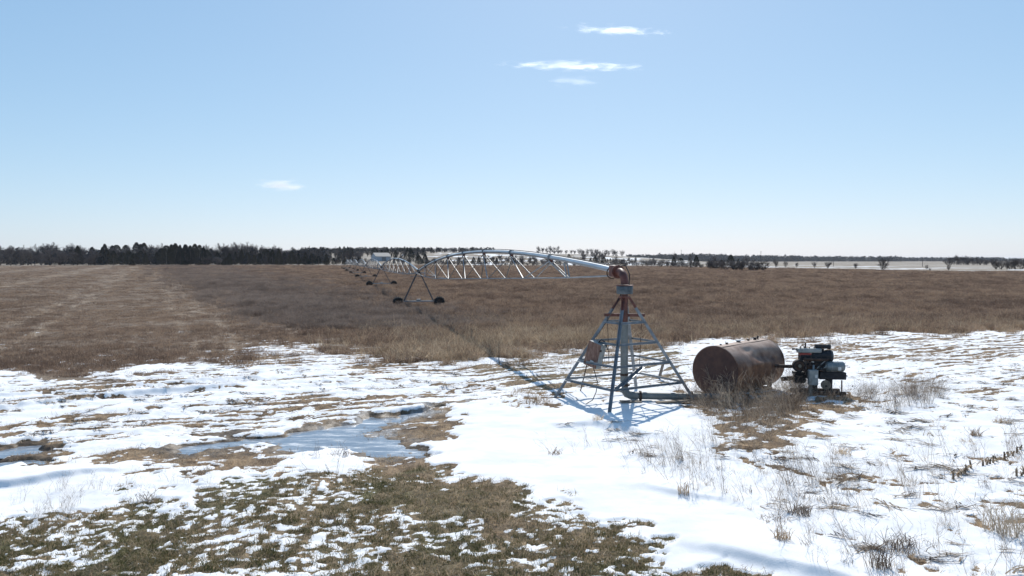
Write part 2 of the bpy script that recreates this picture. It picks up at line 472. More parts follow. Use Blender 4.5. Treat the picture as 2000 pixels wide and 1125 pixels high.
colr = colr * (1 - 0.55 * gwet[:, None])
colr = mixc(colr, (0.30, 0.31, 0.32), gslush * 0.75 * sstep(0.3, 0.7, uni(fbm(gx / 0.8, gy / 1.4, 5, 24))))
# beyond the field
beyond = sstep(-6, 6, gy - far_edge(gx))
bn = uni(fbm(gx / 120, gy / 60, 5, 25)); bn2 = uni(fbm(gx / 40, gy / 90, 5, 26))
bc = mixc(np.repeat(np.array([[0.24, 0.20, 0.155]]), len(gx), 0), (0.33, 0.29, 0.24), sstep(0.3, 0.8, bn))
bc = mixc(bc, (0.15, 0.12, 0.09), sstep(0.72, 0.95, bn2) * 0.8)
colr = colr * (1 - beyond[:, None]) + bc * beyond[:, None]
hs = sstep(0.56, 0.70, uni(fbm(gx / 45, gy / 40, 5, 27)))
slope = sstep(-150, -60, gx) * sstep(330, 200, gx) * sstep(1200, 1000, gy)
rows = sstep(0.62, 0.78, uni(fbm(gx / 160, gy / 45, 4, 28)))
gsnow = np.where(gy > 200, beyond * np.maximum(hs * slope * 0.62, 0.40 * rows * sstep(40, 160, gx) * (gy < 3000)), gsnow)

def ground_material():
    m, nt, p = new_mat('ground')
    A = lambda n: N(nt, 'ShaderNodeAttribute', attribute_name=n)
    col = A('bare'); sn = A('snow'); wt = A('wet')
    geo = N(nt, 'ShaderNodeNewGeometry')
    n1 = N(nt, 'ShaderNodeTexNoise'); n1.inputs['Scale'].default_value = 9; n1.inputs['Detail'].default_value = 7; n1.inputs['Roughness'].default_value = 0.75
    n2 = N(nt, 'ShaderNodeTexNoise'); n2.inputs['Scale'].default_value = 42; n2.inputs['Detail'].default_value = 5; n2.inputs['Roughness'].default_value = 0.7
    for n in (n1, n2): nt.links.new(geo.outputs['Position'], n.inputs['Vector'])
    # litter: light and dark straw
    r = ramp(nt, n1.outputs['Fac'], [(0.28, (0.35,) * 3), (0.5, (0.95,) * 3), (0.72, (1.75, 1.7, 1.6))])
    mu = N(nt, 'ShaderNodeMix', data_type='RGBA', blend_type='MULTIPLY'); mu.inputs[0].default_value = 1.0
    nt.links.new(col.outputs['Vector'], mu.inputs[6]); nt.links.new(r.outputs[0], mu.inputs[7])
    # crisp, ragged edge for the snow
    ad = N(nt, 'ShaderNodeMath', operation='MULTIPLY_ADD'); ad.inputs[1].default_value = 0.9
    nt.links.new(n2.outputs['Fac'], ad.inputs[0]); nt.links.new(sn.outputs['Fac'], ad.inputs[2])
    mr = N(nt, 'ShaderNodeMapRange', interpolation_type='SMOOTHSTEP')
    mr.inputs['From Min'].default_value = 0.80; mr.inputs['From Max'].default_value = 1.08
    nt.links.new(ad.outputs[0], mr.inputs['Value'])
    n3 = N(nt, 'ShaderNodeTexNoise'); n3.inputs['Scale'].default_value = 1.3; n3.inputs['Detail'].default_value = 6
    nt.links.new(geo.outputs['Position'], n3.inputs['Vector'])
    sc = ramp(nt, n3.outputs['Fac'], [(0.35, (0.76, 0.765, 0.77)), (0.6, (0.85, 0.85, 0.845))])
    mx = N(nt, 'ShaderNodeMix', data_type='RGBA')
    nt.links.new(mr.outputs[0], mx.inputs[0]); nt.links.new(mu.outputs[2], mx.inputs[6]); nt.links.new(sc.outputs[0], mx.inputs[7])
    n6 = N(nt, 'ShaderNodeTexNoise'); n6.inputs['Scale'].default_value = 14; n6.inputs['Detail'].default_value = 4; n6.inputs['Roughness'].default_value = 0.8
    nt.links.new(geo.outputs['Position'], n6.inputs['Vector'])
    sp6 = N(nt, 'ShaderNodeMapRange'); sp6.inputs['From Min'].default_value = 0.675; sp6.inputs['From Max'].default_value = 0.72; sp6.inputs['To Max'].default_value = 0.65
    nt.links.new(n6.outputs['Fac'], sp6.inputs['Value'])
    dm = N(nt, 'ShaderNodeMix', data_type='RGBA'); nt.links.new(sp6.outputs[0], dm.inputs[0]); nt.links.new(mx.outputs[2], dm.inputs[6]); dm.inputs[7].default_value = (0.20, 0.155, 0.11, 1)
    nt.links.new(dm.outputs[2], p.inputs['Base Color'])
    ro = N(nt, 'ShaderNodeMapRange'); ro.inputs['To Min'].default_value = 0.92; ro.inputs['To Max'].default_value = 0.45
    nt.links.new(wt.outputs['Fac'], ro.inputs['Value']); nt.links.new(ro.outputs[0], p.inputs['Roughness'])
    p.inputs['Specular IOR Level'].default_value = 0.18
    b = N(nt, 'ShaderNodeBump'); b.inputs['Strength'].default_value = 0.5; b.inputs['Distance'].default_value = 0.03
    bl = N(nt, 'ShaderNodeMix', data_type='FLOAT'); nt.links.new(mr.outputs[0], bl.inputs[0])
    s3 = N(nt, 'ShaderNodeMath', operation='MULTIPLY_ADD'); s3.inputs[1].default_value = 0.3
    nt.links.new(n1.outputs['Fac'], s3.inputs[0]); s4 = N(nt, 'ShaderNodeMath', operation='MULTIPLY'); s4.inputs[1].default_value = 0.35
    nt.links.new(n2.outputs['Fac'], s4.inputs[0]); nt.links.new(s4.outputs[0], s3.inputs[2])
    nt.links.new(n1.outputs['Fac'], bl.inputs[2]); nt.links.new(s3.outputs[0], bl.inputs[3])
    nt.links.new(bl.outputs[0], b.inputs['Height']); nt.links.new(b.outputs[0], p.inputs['Normal'])
    return m
nr, nc = GX.shape
ii = (np.arange(nr - 1)[:, None] * nc + np.arange(nc - 1)[None, :]).ravel()
gfaces = np.stack([ii, ii + 1, ii + nc + 1, ii + nc], 1)
gme = np_mesh('ground', np.stack([gx, gy, gz], 1), gfaces, ground_material())
gme.shade_smooth()
fattr(gme, 'snow', gsnow); fattr(gme, 'wet', gwet); cattr(gme, 'bare', colr)
ground = bpy.data.objects.new('ground', gme); COL.objects.link(ground)
tag(ground, 'farm ground with melting snow, mud and dead grass', 'ground', kind='structure')

def gz_at(x, y):
    a = terrain(np.array([x]), np.array([y])); return float(a[0][0])

# ---- meltwater standing in the track
mw, nt, p = new_mat('meltwater')
p.inputs['Base Color'].default_value = (0.13, 0.17, 0.22, 1)
p.inputs['Roughness'].default_value = 0.04
p.inputs['IOR'].default_value = 1.33
nz = N(nt, 'ShaderNodeTexNoise'); nz.inputs['Scale'].default_value = 5; nz.inputs['Detail'].default_value = 3
geo = N(nt, 'ShaderNodeNewGeometry'); nt.links.new(geo.outputs['Position'], nz.inputs['Vector'])
b = N(nt, 'ShaderNodeBump'); b.inputs['Strength'].default_value = 0.03; b.inputs['Distance'].default_value = 0.02
nt.links.new(nz.outputs['Fac'], b.inputs['Height']); nt.links.new(b.outputs[0], p.inputs['Normal'])
# rotten ice and slush floating on it
mpw = N(nt, 'ShaderNodeMapping'); mpw.inputs['Rotation'].default_value = (0, 0, -math.atan2(TRK.y, TRK.x)); mpw.inputs['Scale'].default_value = (0.9, 3.2, 1)
nt.links.new(geo.outputs['Position'], mpw.inputs[0])
n5 = N(nt, 'ShaderNodeTexNoise'); n5.inputs['Scale'].default_value = 1.6; n5.inputs['Detail'].default_value = 7; n5.inputs['Roughness'].default_value = 0.7
nt.links.new(mpw.outputs[0], n5.inputs['Vector'])
rw = ramp(nt, n5.outputs['Fac'], [(0.46, (0.17, 0.215, 0.27)), (0.57, (0.34, 0.38, 0.42)), (0.66, (0.66, 0.69, 0.72))])  # darkest stop paints the sky's reflection into the water; pale stops are slush
nt.links.new(rw.outputs[0], p.inputs['Base Color'])
rr_ = N(nt, 'ShaderNodeMapRange'); rr_.inputs['From Min'].default_value = 0.52; rr_.inputs['From Max'].default_value = 0.64; rr_.inputs['To Min'].default_value = 0.04; rr_.inputs['To Max'].default_value = 0.5
nt.links.new(n5.outputs['Fac'], rr_.inputs['Value']); nt.links.new(rr_.outputs[0], p.inputs['Roughness'])
for k, poly in enumerate(PUDDLE):
    P = np.array(poly); c = P.mean(0)
    x0, x1 = P[:, 0].min() - 0.5, P[:, 0].max() + 0.5
    xs = np.linspace(x0, x1, 60); yy = np.linspace(P[:, 1].min() - 0.5, P[:, 1].max() + 0.5, 40)
    XX, YY = np.meshgrid(xs, yy)
    sd = poly_sd(poly, XX, YY)
    zb = terrain(XX.ravel(), YY.ravel())[0].reshape(XX.shape)
    lvl = -0.125
    vs, fs, idx = [], [], -np.ones(XX.shape, int)
    keep = sd > -0.45
    idx[keep] = np.arange(keep.sum())
    vs = np.stack([XX[keep], YY[keep], np.full(keep.sum(), lvl)], 1)
    for r_ in range(XX.shape[0] - 1):
        for c_ in range(XX.shape[1] - 1):
            q = (idx[r_, c_], idx[r_, c_ + 1], idx[r_ + 1, c_ + 1], idx[r_ + 1, c_])
            if min(q) >= 0: fs.append(q)
    me = np_mesh('puddle_water', vs, np.array(fs), mw)
    o = bpy.data.objects.new('puddle_water', me); COL.objects.link(o)
    tag(o, ['long blue meltwater puddle across the muddy track', 'narrow meltwater strip at the left edge of the track',
            'dark wet rut just above the left snowbank'][k], 'water', kind='structure')

# ------------------------------------------------------------------ scatter of instanced tufts (ground cover)
def proto_mesh(name, blades, mat):
    """blades: list of (points, width0, width1)"""
    v, f = [], []
    for pts, w0, w1, az in blades:
        dx, dy = math.cos(az), math.sin(az)
        n = len(pts); o = len(v)
        for i, q in enumerate(pts):
            w = w0 + (w1 - w0) * i / (n - 1)
            v.append((q[0] - dx * w / 2, q[1] - dy * w / 2, q[2])); v.append((q[0] + dx * w / 2, q[1] + dy * w / 2, q[2]))
        for i in range(n - 1):
            f.append((o + 2 * i, o + 2 * i + 1, o + 2 * i + 3, o + 2 * i + 2))
    me = bpy.data.meshes.new(name); me.from_pydata(v, [], f); me.materials.append(mat)
    return me
def tuft(name, mat, n, spread, hmin, hmax, w, lean=0.35, droop=0.2, seed=0, seg=3, branch=0):
    r = random.Random(seed); bl = []
    for _ in range(n):
        a = r.uniform(0, 6.283); d = spread * math.sqrt(r.random())
        x, y = d * math.cos(a), d * math.sin(a)
        h = r.uniform(hmin, hmax); la = r.uniform(0, 6.283); l = h * lean * r.random()
        pts = []
        for i in range(seg + 1):
            t = i / seg
            pts.append((x + math.cos(la) * l * t ** 1.6, y + math.sin(la) * l * t ** 1.6, h * t * (1 - droop * t * r.random())))
        bl.append((pts, w, w * 0.35, r.uniform(0, 3.14)))
        for _b in range(branch):
            t = r.uniform(0.35, 0.95); k = min(seg - 1, int(t * seg)); q = pts[k]; q2 = pts[k + 1]; ff = t * seg - k
            s = [q[j] + (q2[j] - q[j]) * ff for j in range(3)]
            ba = r.uniform(0, 6.283); L = h * r.uniform(0.10, 0.28)
            e = (s[0] + math.cos(ba) * L * 0.7, s[1] + math.sin(ba) * L * 0.7, s[2] + L * r.uniform(0.4, 0.9))
            bl.append(([tuple(s), e], w * 0.7, w * 0.5, r.uniform(0, 3.14)))
    return proto_mesh(name, bl, mat)
def scatter(name, pts, scl, protos, label, cat, tilt=0.08, seed=1, rot=None):
    """one ground-cover object: clumps instanced on points"""
    rn = np.random.default_rng(seed)
    n = len(pts)
    me = bpy.data.meshes.new(name)
    me.vertices.add(n); me.vertices.foreach_set('co', np.ascontiguousarray(pts, dtype=np.float32).ravel())
    me.update()
    if rot is None:
        rot = np.stack([rn.normal(0, tilt, n), rn.normal(0, tilt, n), rn.uniform(0, 6.283, n)], 1)
    scl = np.asarray(scl, float)
    if scl.ndim == 1: scl = np.repeat(scl[:, None], 3, 1)
    cattr(me, 'rot', rot); cattr(me, 'scl', scl)
    a = me.attributes.new('pick', 'INT', 'POINT'); a.data.foreach_set('value', rn.integers(0, len(protos), n).astype(np.int32))
    o = bpy.data.objects.new(name, me); COL.objects.link(o)
    pc = bpy.data.collections.new(name + '_clumps')
    for i, pm in enumerate(protos):
        po = bpy.data.objects.new('%s_clump_%02d' % (name, i), pm); pc.objects.link(po)
    g = bpy.data.node_groups.new(name, 'GeometryNodeTree')
    g.interface.new_socket('Geometry', in_out='INPUT', socket_type='NodeSocketGeometry')
    g.interface.new_socket('Geometry', in_out='OUTPUT', socket_type='NodeSocketGeometry')
    gi = g.nodes.new('NodeGroupInput'); go = g.nodes.new('NodeGroupOutput')
    mp = g.nodes.new('GeometryNodeMeshToPoints')
    ip = g.nodes.new('GeometryNodeInstanceOnPoints')
    ci = g.nodes.new('GeometryNodeCollectionInfo'); ci.inputs[0].default_value = pc
    ci.inputs['Separate Children'].default_value = True; ci.inputs['Reset Children'].default_value = True
    def na(nm, t):
        q = g.nodes.new('GeometryNodeInputNamedAttribute'); q.data_type = t; q.inputs['Name'].default_value = nm; return q.outputs['Attribute']
    L = g.links.new
    L(gi.outputs[0], mp.inputs['Mesh']); L(mp.outputs[0], ip.inputs['Points']); L(ci.outputs[0], ip.inputs['Instance'])
    ip.inputs['Pick Instance'].default_value = True
    L(na('pick', 'INT'), ip.inputs['Instance Index'])
    e2r = g.nodes.new('FunctionNodeEulerToRotation'); L(na('rot', 'FLOAT_VECTOR'), e2r.inputs[0]); L(e2r.outputs[0], ip.inputs['Rotation'])
    L(na('scl', 'FLOAT_VECTOR'), ip.inputs['Scale']); L(ip.outputs[0], go.inputs[0])
    md = o.modifiers.new('clumps', 'NODES'); md.node_group = g
    tag(o, label, cat, kind='stuff')
    return o

BROWN = leaf_mat('field_weeds', [(0.25, (0.15, 0.105, 0.082)), (0.5, (0.265, 0.188, 0.142)), (0.75, (0.43, 0.315, 0.222))], 0.05, 0.42, 0.75)
GREYW = leaf_mat('grey_weeds', [(0.25, (0.16, 0.125, 0.105)), (0.5, (0.25, 0.20, 0.168)), (0.75, (0.34, 0.275, 0.23))], 0.08, 0.42, 0.4)
STRAW = leaf_mat('straw', [(0.25, (0.27, 0.195, 0.13)), (0.5, (0.46, 0.35, 0.24)), (0.75, (0.62, 0.495, 0.355))], 0.4, 0.4, 0.6)
TWIG = leaf_mat('weed_stems', [(0.25, (0.13, 0.10, 0.08)), (0.5, (0.28, 0.225, 0.178)), (0.75, (0.46, 0.385, 0.30))], 0.9, 0.35, 0.6)
GREEN = leaf_mat('winter_grass', [(0.3, (0.12, 0.118, 0.052)), (0.5, (0.225, 0.192, 0.10)), (0.72, (0.42, 0.325, 0.21))], 0.55, 0.3, 0.8)

def log_points(n, y0, y1, half=0.80, seed=0):
    rn = np.random.default_rng(seed)
    y = np.exp(rn.uniform(math.log(y0), math.log(y1), n)); x = rn.uniform(-half, half, n) * (y + 1)
    return x, y
# the boundary of the grey strip that runs away up the left of the field
GREY_L = [ground_at(318, 519), ground_at(420, 555), ground_at(540, 608), ground_at(640, 640)]
GREY_R = [ground_at(360, 519), ground_at(520, 545), ground_at(640, 572), ground_at(800, 612), ground_at(900, 640)]
def strip_x(pts, y):
    P = np.array(sorted(pts, key=lambda q: q[1])); return np.interp(y, P[:, 1], P[:, 0])
def field_points(n, y0, y1, seed):
    x, y = log_points(n, y0, y1, seed=seed)
    k = y < far_edge(x) + 3
    x, y = x[k], y[k]
    z, snow, sl, gr, wet, fld, share = terrain(x, y)
    rn = np.random.default_rng(seed + 100)
    k = (rn.random(len(x)) < fld) & (snow < 0.5)
    return x[k], y[k], z[k]
x, y, z = field_points(125000, 26, 560, 2)
xl = strip_x(GREY_L, y); xr = strip_x(GREY_R, y)
jit = np.random.default_rng(3).normal(0, 0.07, len(x)) * y
left = x < xl + jit * 0.5
grey = (~left) & (x < xr + jit) & (y > 45)
main = ~(left | grey)
rn = np.random.default_rng(8)
hv = 0.75 + 0.25 * fbm(x / 7, y / 7, 3, 51) + rn.normal(0, 0.12, len(x))
hv = np.clip(hv, 0.45, 1.5) * 0.68
lod = np.clip(y / 45.0, 0.8, 12.0)
near_fade = sstep(30, 50, y)
def scl_of(sel, hh): return np.stack([lod[sel] ** 0.9, lod[sel] ** 0.9, hh[sel]], 1)
protos_b = [tuft('b%d' % i, BROWN, 34, 0.34, 0.35, 0.95, 0.014, 0.35, 0.15, 20 + i, 3, 3) for i in range(6)]
protos_g = [tuft('g%d' % i, GREYW, 40, 0.34, 0.5, 1.1, 0.014, 0.3, 0.15, 40 + i, 3, 5) for i in range(4)]
protos_s = [tuft('s%d' % i, BROWN, 26, 0.36, 0.08, 0.30, 0.014, 0.8, 0.3, 60 + i, 2, 1) for i in range(5)]
scatter('field_grass', np.stack([x, y, z], 1)[main], scl_of(main, hv * (0.5 + 0.5 * near_fade)), protos_b, 'tall brown dead weeds covering the irrigated field', 'grass', seed=1)
scatter('grey_weed_strip', np.stack([x, y, z], 1)[grey], scl_of(grey, hv), protos_g, 'strip of taller grey weeds running away along the field', 'weeds', seed=2)
cc = x + 0.497 * y + 0.5 * fbm(x / 9, y / 9, 2, 55)
for c_, w_ in ((4.6, .5), (2.4, .5), (-7, .8), (-9.5, .8), (-24, 1.2), (-27, 1.2), (-52, 2), (-90, 3)):
    left &= ~((np.abs(cc - c_) < w_ * (0.45 + y / 170)) & (np.random.default_rng(int(c_) + 200).random(len(x)) < .45))
scatter('stubble_grass', np.stack([x, y, z], 1)[left], scl_of(left, hv), protos_s, 'short brown stubble on the left of the grey weed strip', 'grass', seed=3)

# pale matted straw along the near edge of the field
x, y = log_points(70000, 27, 62, seed=31)
z, snow, sl, gr, wet, fld, share = terrain(x, y)
dens = sstep(62, 38, y) * fld * sstep(-12, 0, x) * np.clip(0.25 + uni(1.6 * fbm(x / 4, y / 4, 4, 52)), 0, 1) * (snow < 0.5)
k = np.random.default_rng(6).random(len(x)) < dens
protos_m = [tuft('m%d' % i, STRAW, 22, 0.30, 0.12, 0.5, 0.012, 1.5, 0.5, 80 + i, 3, 0) for i in range(5)]
scatter('matted_straw', np.stack([x, y, z], 1)[k], np.random.default_rng(7).uniform(0.7, 1.4, k.sum()), protos_m, 'pale flattened straw along the near edge of the field', 'straw', seed=4, tilt=0.35)

# litter and winter grass on the bare near ground
x, y = log_points(70000, 8.0, 34, half=0.78, seed=33)
z, snow, sl, gr, wet, fld, share = terrain(x, y)
rn = np.random.default_rng(9)
bare = (snow < 0.35) & (wet < 0.75) & (fld < 0.6)
gk = bare & (rn.random(len(x)) < gr * 0.9)
protos_w = [tuft('w%d' % i, GREEN, 18, 0.09, 0.015, 0.06, 0.008, 1.3, 0.4, 100 + i, 2, 0) for i in range(6)]
scatter('winter_grass', np.stack([x, y, z - 0.004], 1)[gk], rn.uniform(0.7, 1.5, gk.sum()), protos_w, 'short green and brown winter grass between the snow flecks', 'grass', seed=5)
sk = bare & ~gk & (rn.random(len(x)) < 0.55)
protos_l = [tuft('l%d' % i, STRAW, 14, 0.13, 0.01, 0.09, 0.008, 2.2, 0.6, 120 + i, 2, 0) for i in range(5)]
scatter('straw_litter', np.stack([x, y, z - 0.004], 1)[sk], rn.uniform(0.6, 1.5, sk.sum()), protos_l, 'trampled straw litter on the bare mud', 'straw', seed=6, tilt=0.3)

# stems that stand in the snow
def region_points(poly_px, n, seed, dens_scale=None):
    P = np.array(px_poly(poly_px)); rn = np.random.default_rng(seed)
    x = rn.uniform(P[:, 0].min(), P[:, 0].max(), n * 4); y = rn.uniform(P[:, 1].min(), P[:, 1].max(), n * 4)
    k = poly_sd(P, x, y) > 0
    x, y = x[k], y[k]
    if dens_scale:
        q = uni(1.6 * fbm(x / dens_scale, y / dens_scale, 3, seed)); k = rn.random(len(x)) < q ** 1.5
        x, y = x[k], y[k]
    x, y = x[:n], y[:n]
    return np.stack([x, y, terrain(x, y)[0] - 0.02], 1)
protos_t = [tuft('t%d' % i, TWIG, 5, 0.16, 0.35, 0.85, 0.007, 0.7, 0.15, 140 + i, 4, 5) for i in range(8)]
protos_d = [tuft('d%d' % i, TWIG, 14, 0.35, 0.4, 1.1, 0.009, 0.85, 0.2, 160 + i, 4, 6) for i in range(7)]
TW = [(1330, 790), (1370, 765), (1440, 776), (1540, 776), (1580, 792), (1560, 830), (1500, 862), (1420, 845), (1360, 815)]
protos_lo = [tuft('k%d' % i, TWIG, 16, 0.32, 0.12, 0.45, 0.008, 1.0, 0.3, 180 + i, 3, 4) for i in range(6)]
pt = np.concatenate([region_points(TW, 130, 41), region_points([(1335, 790), (1380, 778), (1450, 790), (1550, 785), (1575, 800), (1500, 825), (1380, 812)], 80, 42)])
scatter('tank_weeds', pt, np.random.default_rng(1).uniform(0.6, 1.1, len(pt)), protos_lo, 'low tangled dry weeds at the foot of the rusty tank', 'weeds', seed=7, tilt=0.3)
protos_hi = [tuft('h%d' % i, TWIG, 3, 0.25, 0.55, 1.2, 0.010, 0.5, 0.1, 190 + i, 5, 9) for i in range(7)]
pt = region_points([(1335, 785), (1440, 782), (1540, 782), (1570, 800), (1500, 845), (1380, 815)], 105, 141)
rn = np.random.default_rng(12); n_ = len(pt)
scatter('tall_tank_weeds', pt, rn.uniform(0.6, 1.1, n_), protos_hi, 'tall branching weed stems leaning in front of the tank', 'weeds', seed=17,
        rot=np.stack([rn.normal(0, .12, n_), rn.normal(-0.33, .22, n_), rn.normal(0, .4, n_)], 1))
pt = np.concatenate([region_points([(1540, 745), (1570, 745), (1590, 775), (1560, 800), (1530, 790)], 60, 42), region_points([(1590, 785), (1700, 770), (1850, 765), (1830, 800), (1650, 815)], 120, 43, 1.0)])
scatter('engine_weeds', pt, np.random.default_rng(2).uniform(0.4, 0.8, len(pt)), protos_d, 'thin dry weeds around the pump engine', 'weeds', seed=8, tilt=0.3)
pt = np.concatenate([region_points([(1230, 880), (1500, 860), (1700, 930), (1720, 1010), (1480, 1010), (1300, 960)], 200, 44, 0.7),
                     region_points([(1450, 960), (2050, 850), (2150, 1130), (1600, 1160)], 260, 45, 0.6),
                     region_points([(1050, 870), (1400, 860), (1400, 960), (1200, 940)], 26, 46, 0.7)])
rn = np.random.default_rng(3); n_ = len(pt)
protos_v = protos_t + [tuft('v%d' % i, TWIG, [1, 2, 3, 9][i], 0.10, 0.5, 1.0, 0.008, 0.4, 0.1, 240 + i, 5, 4) for i in range(4)] + [tuft('u%d' % i, TWIG, 20, 0.14, 0.06, 0.25, 0.008, 1.2, 0.3, 250 + i, 3, 1) for i in range(3)]
scatter('snow_weeds', pt, rn.uniform(0.35, 1.0, n_), protos_v, 'scattered thin weed stems poking out of the snow on the right', 'weeds', seed=9, rot=np.stack([rn.normal(0, .15, n_), rn.normal(-.25, .2, n_), rn.normal(0, .5, n_)], 1))
pt = np.concatenate([region_points([(0, 990), (120, 960), (260, 950), (290, 985), (130, 1010), (0, 1040)], 40, 47, 0.6), region_points([(230, 920), (300, 935), (420, 960), (300, 990), (250, 970)], 26, 48, 0.5), region_points([(540, 890), (700, 880), (720, 940), (560, 950)], 20, 49, 0.5)])
scatter('bank_weeds', pt, np.random.default_rng(4).uniform(0.25, 0.6, len(pt)), protos_t, 'fine weed stems on the left snowbank and beside the mud', 'weeds', seed=10, tilt=0.3)
pt = np.concatenate([region_points([(860, 690), (1090, 680), (1340, 668), (1340, 730), (1080, 745), (900, 730)], 130, 50, 1.0), region_points([(1840, 690), (2100, 670), (2100, 760), (1900, 750)], 90, 53, 1.2)])
scatter('verge_weeds', pt, np.random.default_rng(5).uniform(0.4, 0.9, len(pt)), protos_t, 'thin weeds on the verge behind the pivot', 'weeds', seed=11, tilt=0.25)

DARKST = leaf_mat('fallen_stalks', [(0.25, (0.06, 0.045, 0.036)), (0.5, (0.14, 0.105, 0.078)), (0.75, (0.30, 0.235, 0.165))], 0.9, 0.15, 0.7)
def flat_litter(name, seed, n, L):
    r = random.Random(seed); bl = []
    base = r.uniform(-.35, .35)
    for _ in range(n):
        a = base + r.gauss(0, .5); l = L * r.uniform(.3, 1); x0, y0 = r.gauss(0, .12), r.gauss(0, .06)
        pts = [(x0 + math.cos(a) * l * (t - .5), y0 + math.sin(a) * l * (t - .5) + r.gauss(0, .01), 0.012 + r.random() * .03 + .03 * t * (1 - t)) for t in (0, .33, .66, 1)]
        bl.append((pts, r.uniform(.012, .03), .008, a + 1.57))
    return proto_mesh(name, bl, DARKST)
protos_f = [flat_litter('f%d' % i, 500 + i, [2, 3, 5, 9, 12, 6][i], [.5, .35, .4, .45, .6, .25][i]) for i in range(6)]
pt = np.concatenate([region_points([(1420, 860), (1700, 760), (2050, 720), (2150, 1130), (1640, 1130), (1500, 990)], 420, 71, 1.0), region_points([(1540, 650), (2000, 645), (2050, 760), (1650, 770)], 160, 72, 1.6),
                     region_points([(-100, 755), (500, 720), (1000, 725), (960, 765), (600, 815), (0, 860)], 260, 73, 1.2), region_points([(1060, 820), (1300, 840), (1420, 900), (1250, 900)], 30, 74, .6)])
pt[:, 2] += 0.02
rn = np.random.default_rng(75); n_ = len(pt)
scatter('fallen_stalk_litter', pt, rn.uniform(.5, 1.3, n_), protos_f, 'dark broken stalks and leaves lying flat on the snow', 'litter', seed=21, rot=np.stack([rn.normal(0, .05, n_), rn.normal(0, .05, n_), rn.normal(-.25, .5, n_)], 1))

# ------------------------------------------------------------------ metal materials
GALV = noisy_mat('galvanised_steel', [(0.3, (0.12, 0.135, 0.15)), (0.5, (0.20, 0.22, 0.24)), (0.7, (0.30, 0.32, 0.335))], 4, 0.5, 0.4, bump=0.1)
GALVP = noisy_mat('weathered_pipe', [(0.3, (0.12, 0.13, 0.125)), (0.5, (0.18, 0.192, 0.185)), (0.72, (0.28, 0.28, 0.265))], 2.5, 0.6, 0.2, bump=0.15)
STRUTM = noisy_mat('bright_strut', [(0.3, (0.24, 0.25, 0.26)), (0.7, (0.38, 0.39, 0.40))], 3, 0.5, 0.2)
SPANP = noisy_mat('span_pipe', [(0.3, (0.36, 0.40, 0.44)), (0.5, (0.46, 0.50, 0.54)), (0.7, (0.55, 0.58, 0.61))], 0.8, 0.38, 0.5)
RUST = noisy_mat('rust_red_pipe', [(0.3, (0.055, 0.017, 0.012)), (0.5, (0.12, 0.036, 0.024)), (0.7, (0.19, 0.068, 0.045))], 5, 0.5, 0.0, bump=0.15)
RUSTD = noisy_mat('dark_rust', [(0.3, (0.025, 0.014, 0.010)), (0.5, (0.055, 0.03, 0.02)), (0.7, (0.10, 0.055, 0.035))], 9, 0.75, 0.0, bump=0.2)
BLACK = noisy_mat('sooty_black', [(0.3, (0.008, 0.008, 0.010)), (0.6, (0.02, 0.02, 0.024)), (0.8, (0.05, 0.045, 0.04))], 6, 0.7, 0.0)
RUBBER = noisy_mat('tyre_rubber', [(0.3, (0.010, 0.010, 0.011)), (0.7, (0.028, 0.026, 0.025))], 8, 0.85)
GREYP = noisy_mat('grey_paint', [(0.3, (0.17, 0.185, 0.18)), (0.5, (0.27, 0.285, 0.275)), (0.7, (0.36, 0.36, 0.34))], 7, 0.55, 0.0, bump=0.1)
BLUEG = noisy_mat('blue_grey_drum', [(0.3, (0.035, 0.05, 0.06)), (0.5, (0.07, 0.09, 0.105)), (0.7, (0.13, 0.15, 0.16))], 6, 0.5, 0.3)
CYL = noisy_mat('cylinder_paint', [(0.3, (0.12, 0.145, 0.15)), (0.55, (0.20, 0.225, 0.235)), (0.75, (0.30, 0.32, 0.32))], 5, 0.4, 0.2)
TAN = noisy_mat('dusty_tan', [(0.3, (0.14, 0.115, 0.085)), (0.7, (0.27, 0.23, 0.175))], 9, 0.8)
WHITE = noisy_mat('faded_white', [(0.3, (0.5, 0.5, 0.48)), (0.7, (0.72, 0.72, 0.70))], 9, 0.6)
RED = noisy_mat('faded_red', [(0.3, (0.20, 0.022, 0.016)), (0.7, (0.34, 0.05, 0.035))], 9, 0.6)
WOOD = noisy_mat('grey_wood', [(0.3, (0.11, 0.09, 0.07)), (0.5, (0.22, 0.185, 0.15)), (0.7, (0.33, 0.29, 0.24))], 5, 0.85, 0, stretch=(8, 8, 1), bump=0.3)
WOODH = noisy_mat('lying_plank_wood', [(0.3, (0.10, 0.08, 0.06)), (0.5, (0.20, 0.165, 0.13)), (0.7, (0.30, 0.26, 0.21))], 5, 0.85, 0, stretch=(1, 8, 8), bump=0.3)
# the box's rust-stained side
BOXR = noisy_mat('rust_stained_side', [(0.32, (0.085, 0.04, 0.028)), (0.5, (0.17, 0.09, 0.065)), (0.7, (0.27, 0.17, 0.13))], 5, 0.7, 0, stretch=(2, 6, 1), bump=0.1)
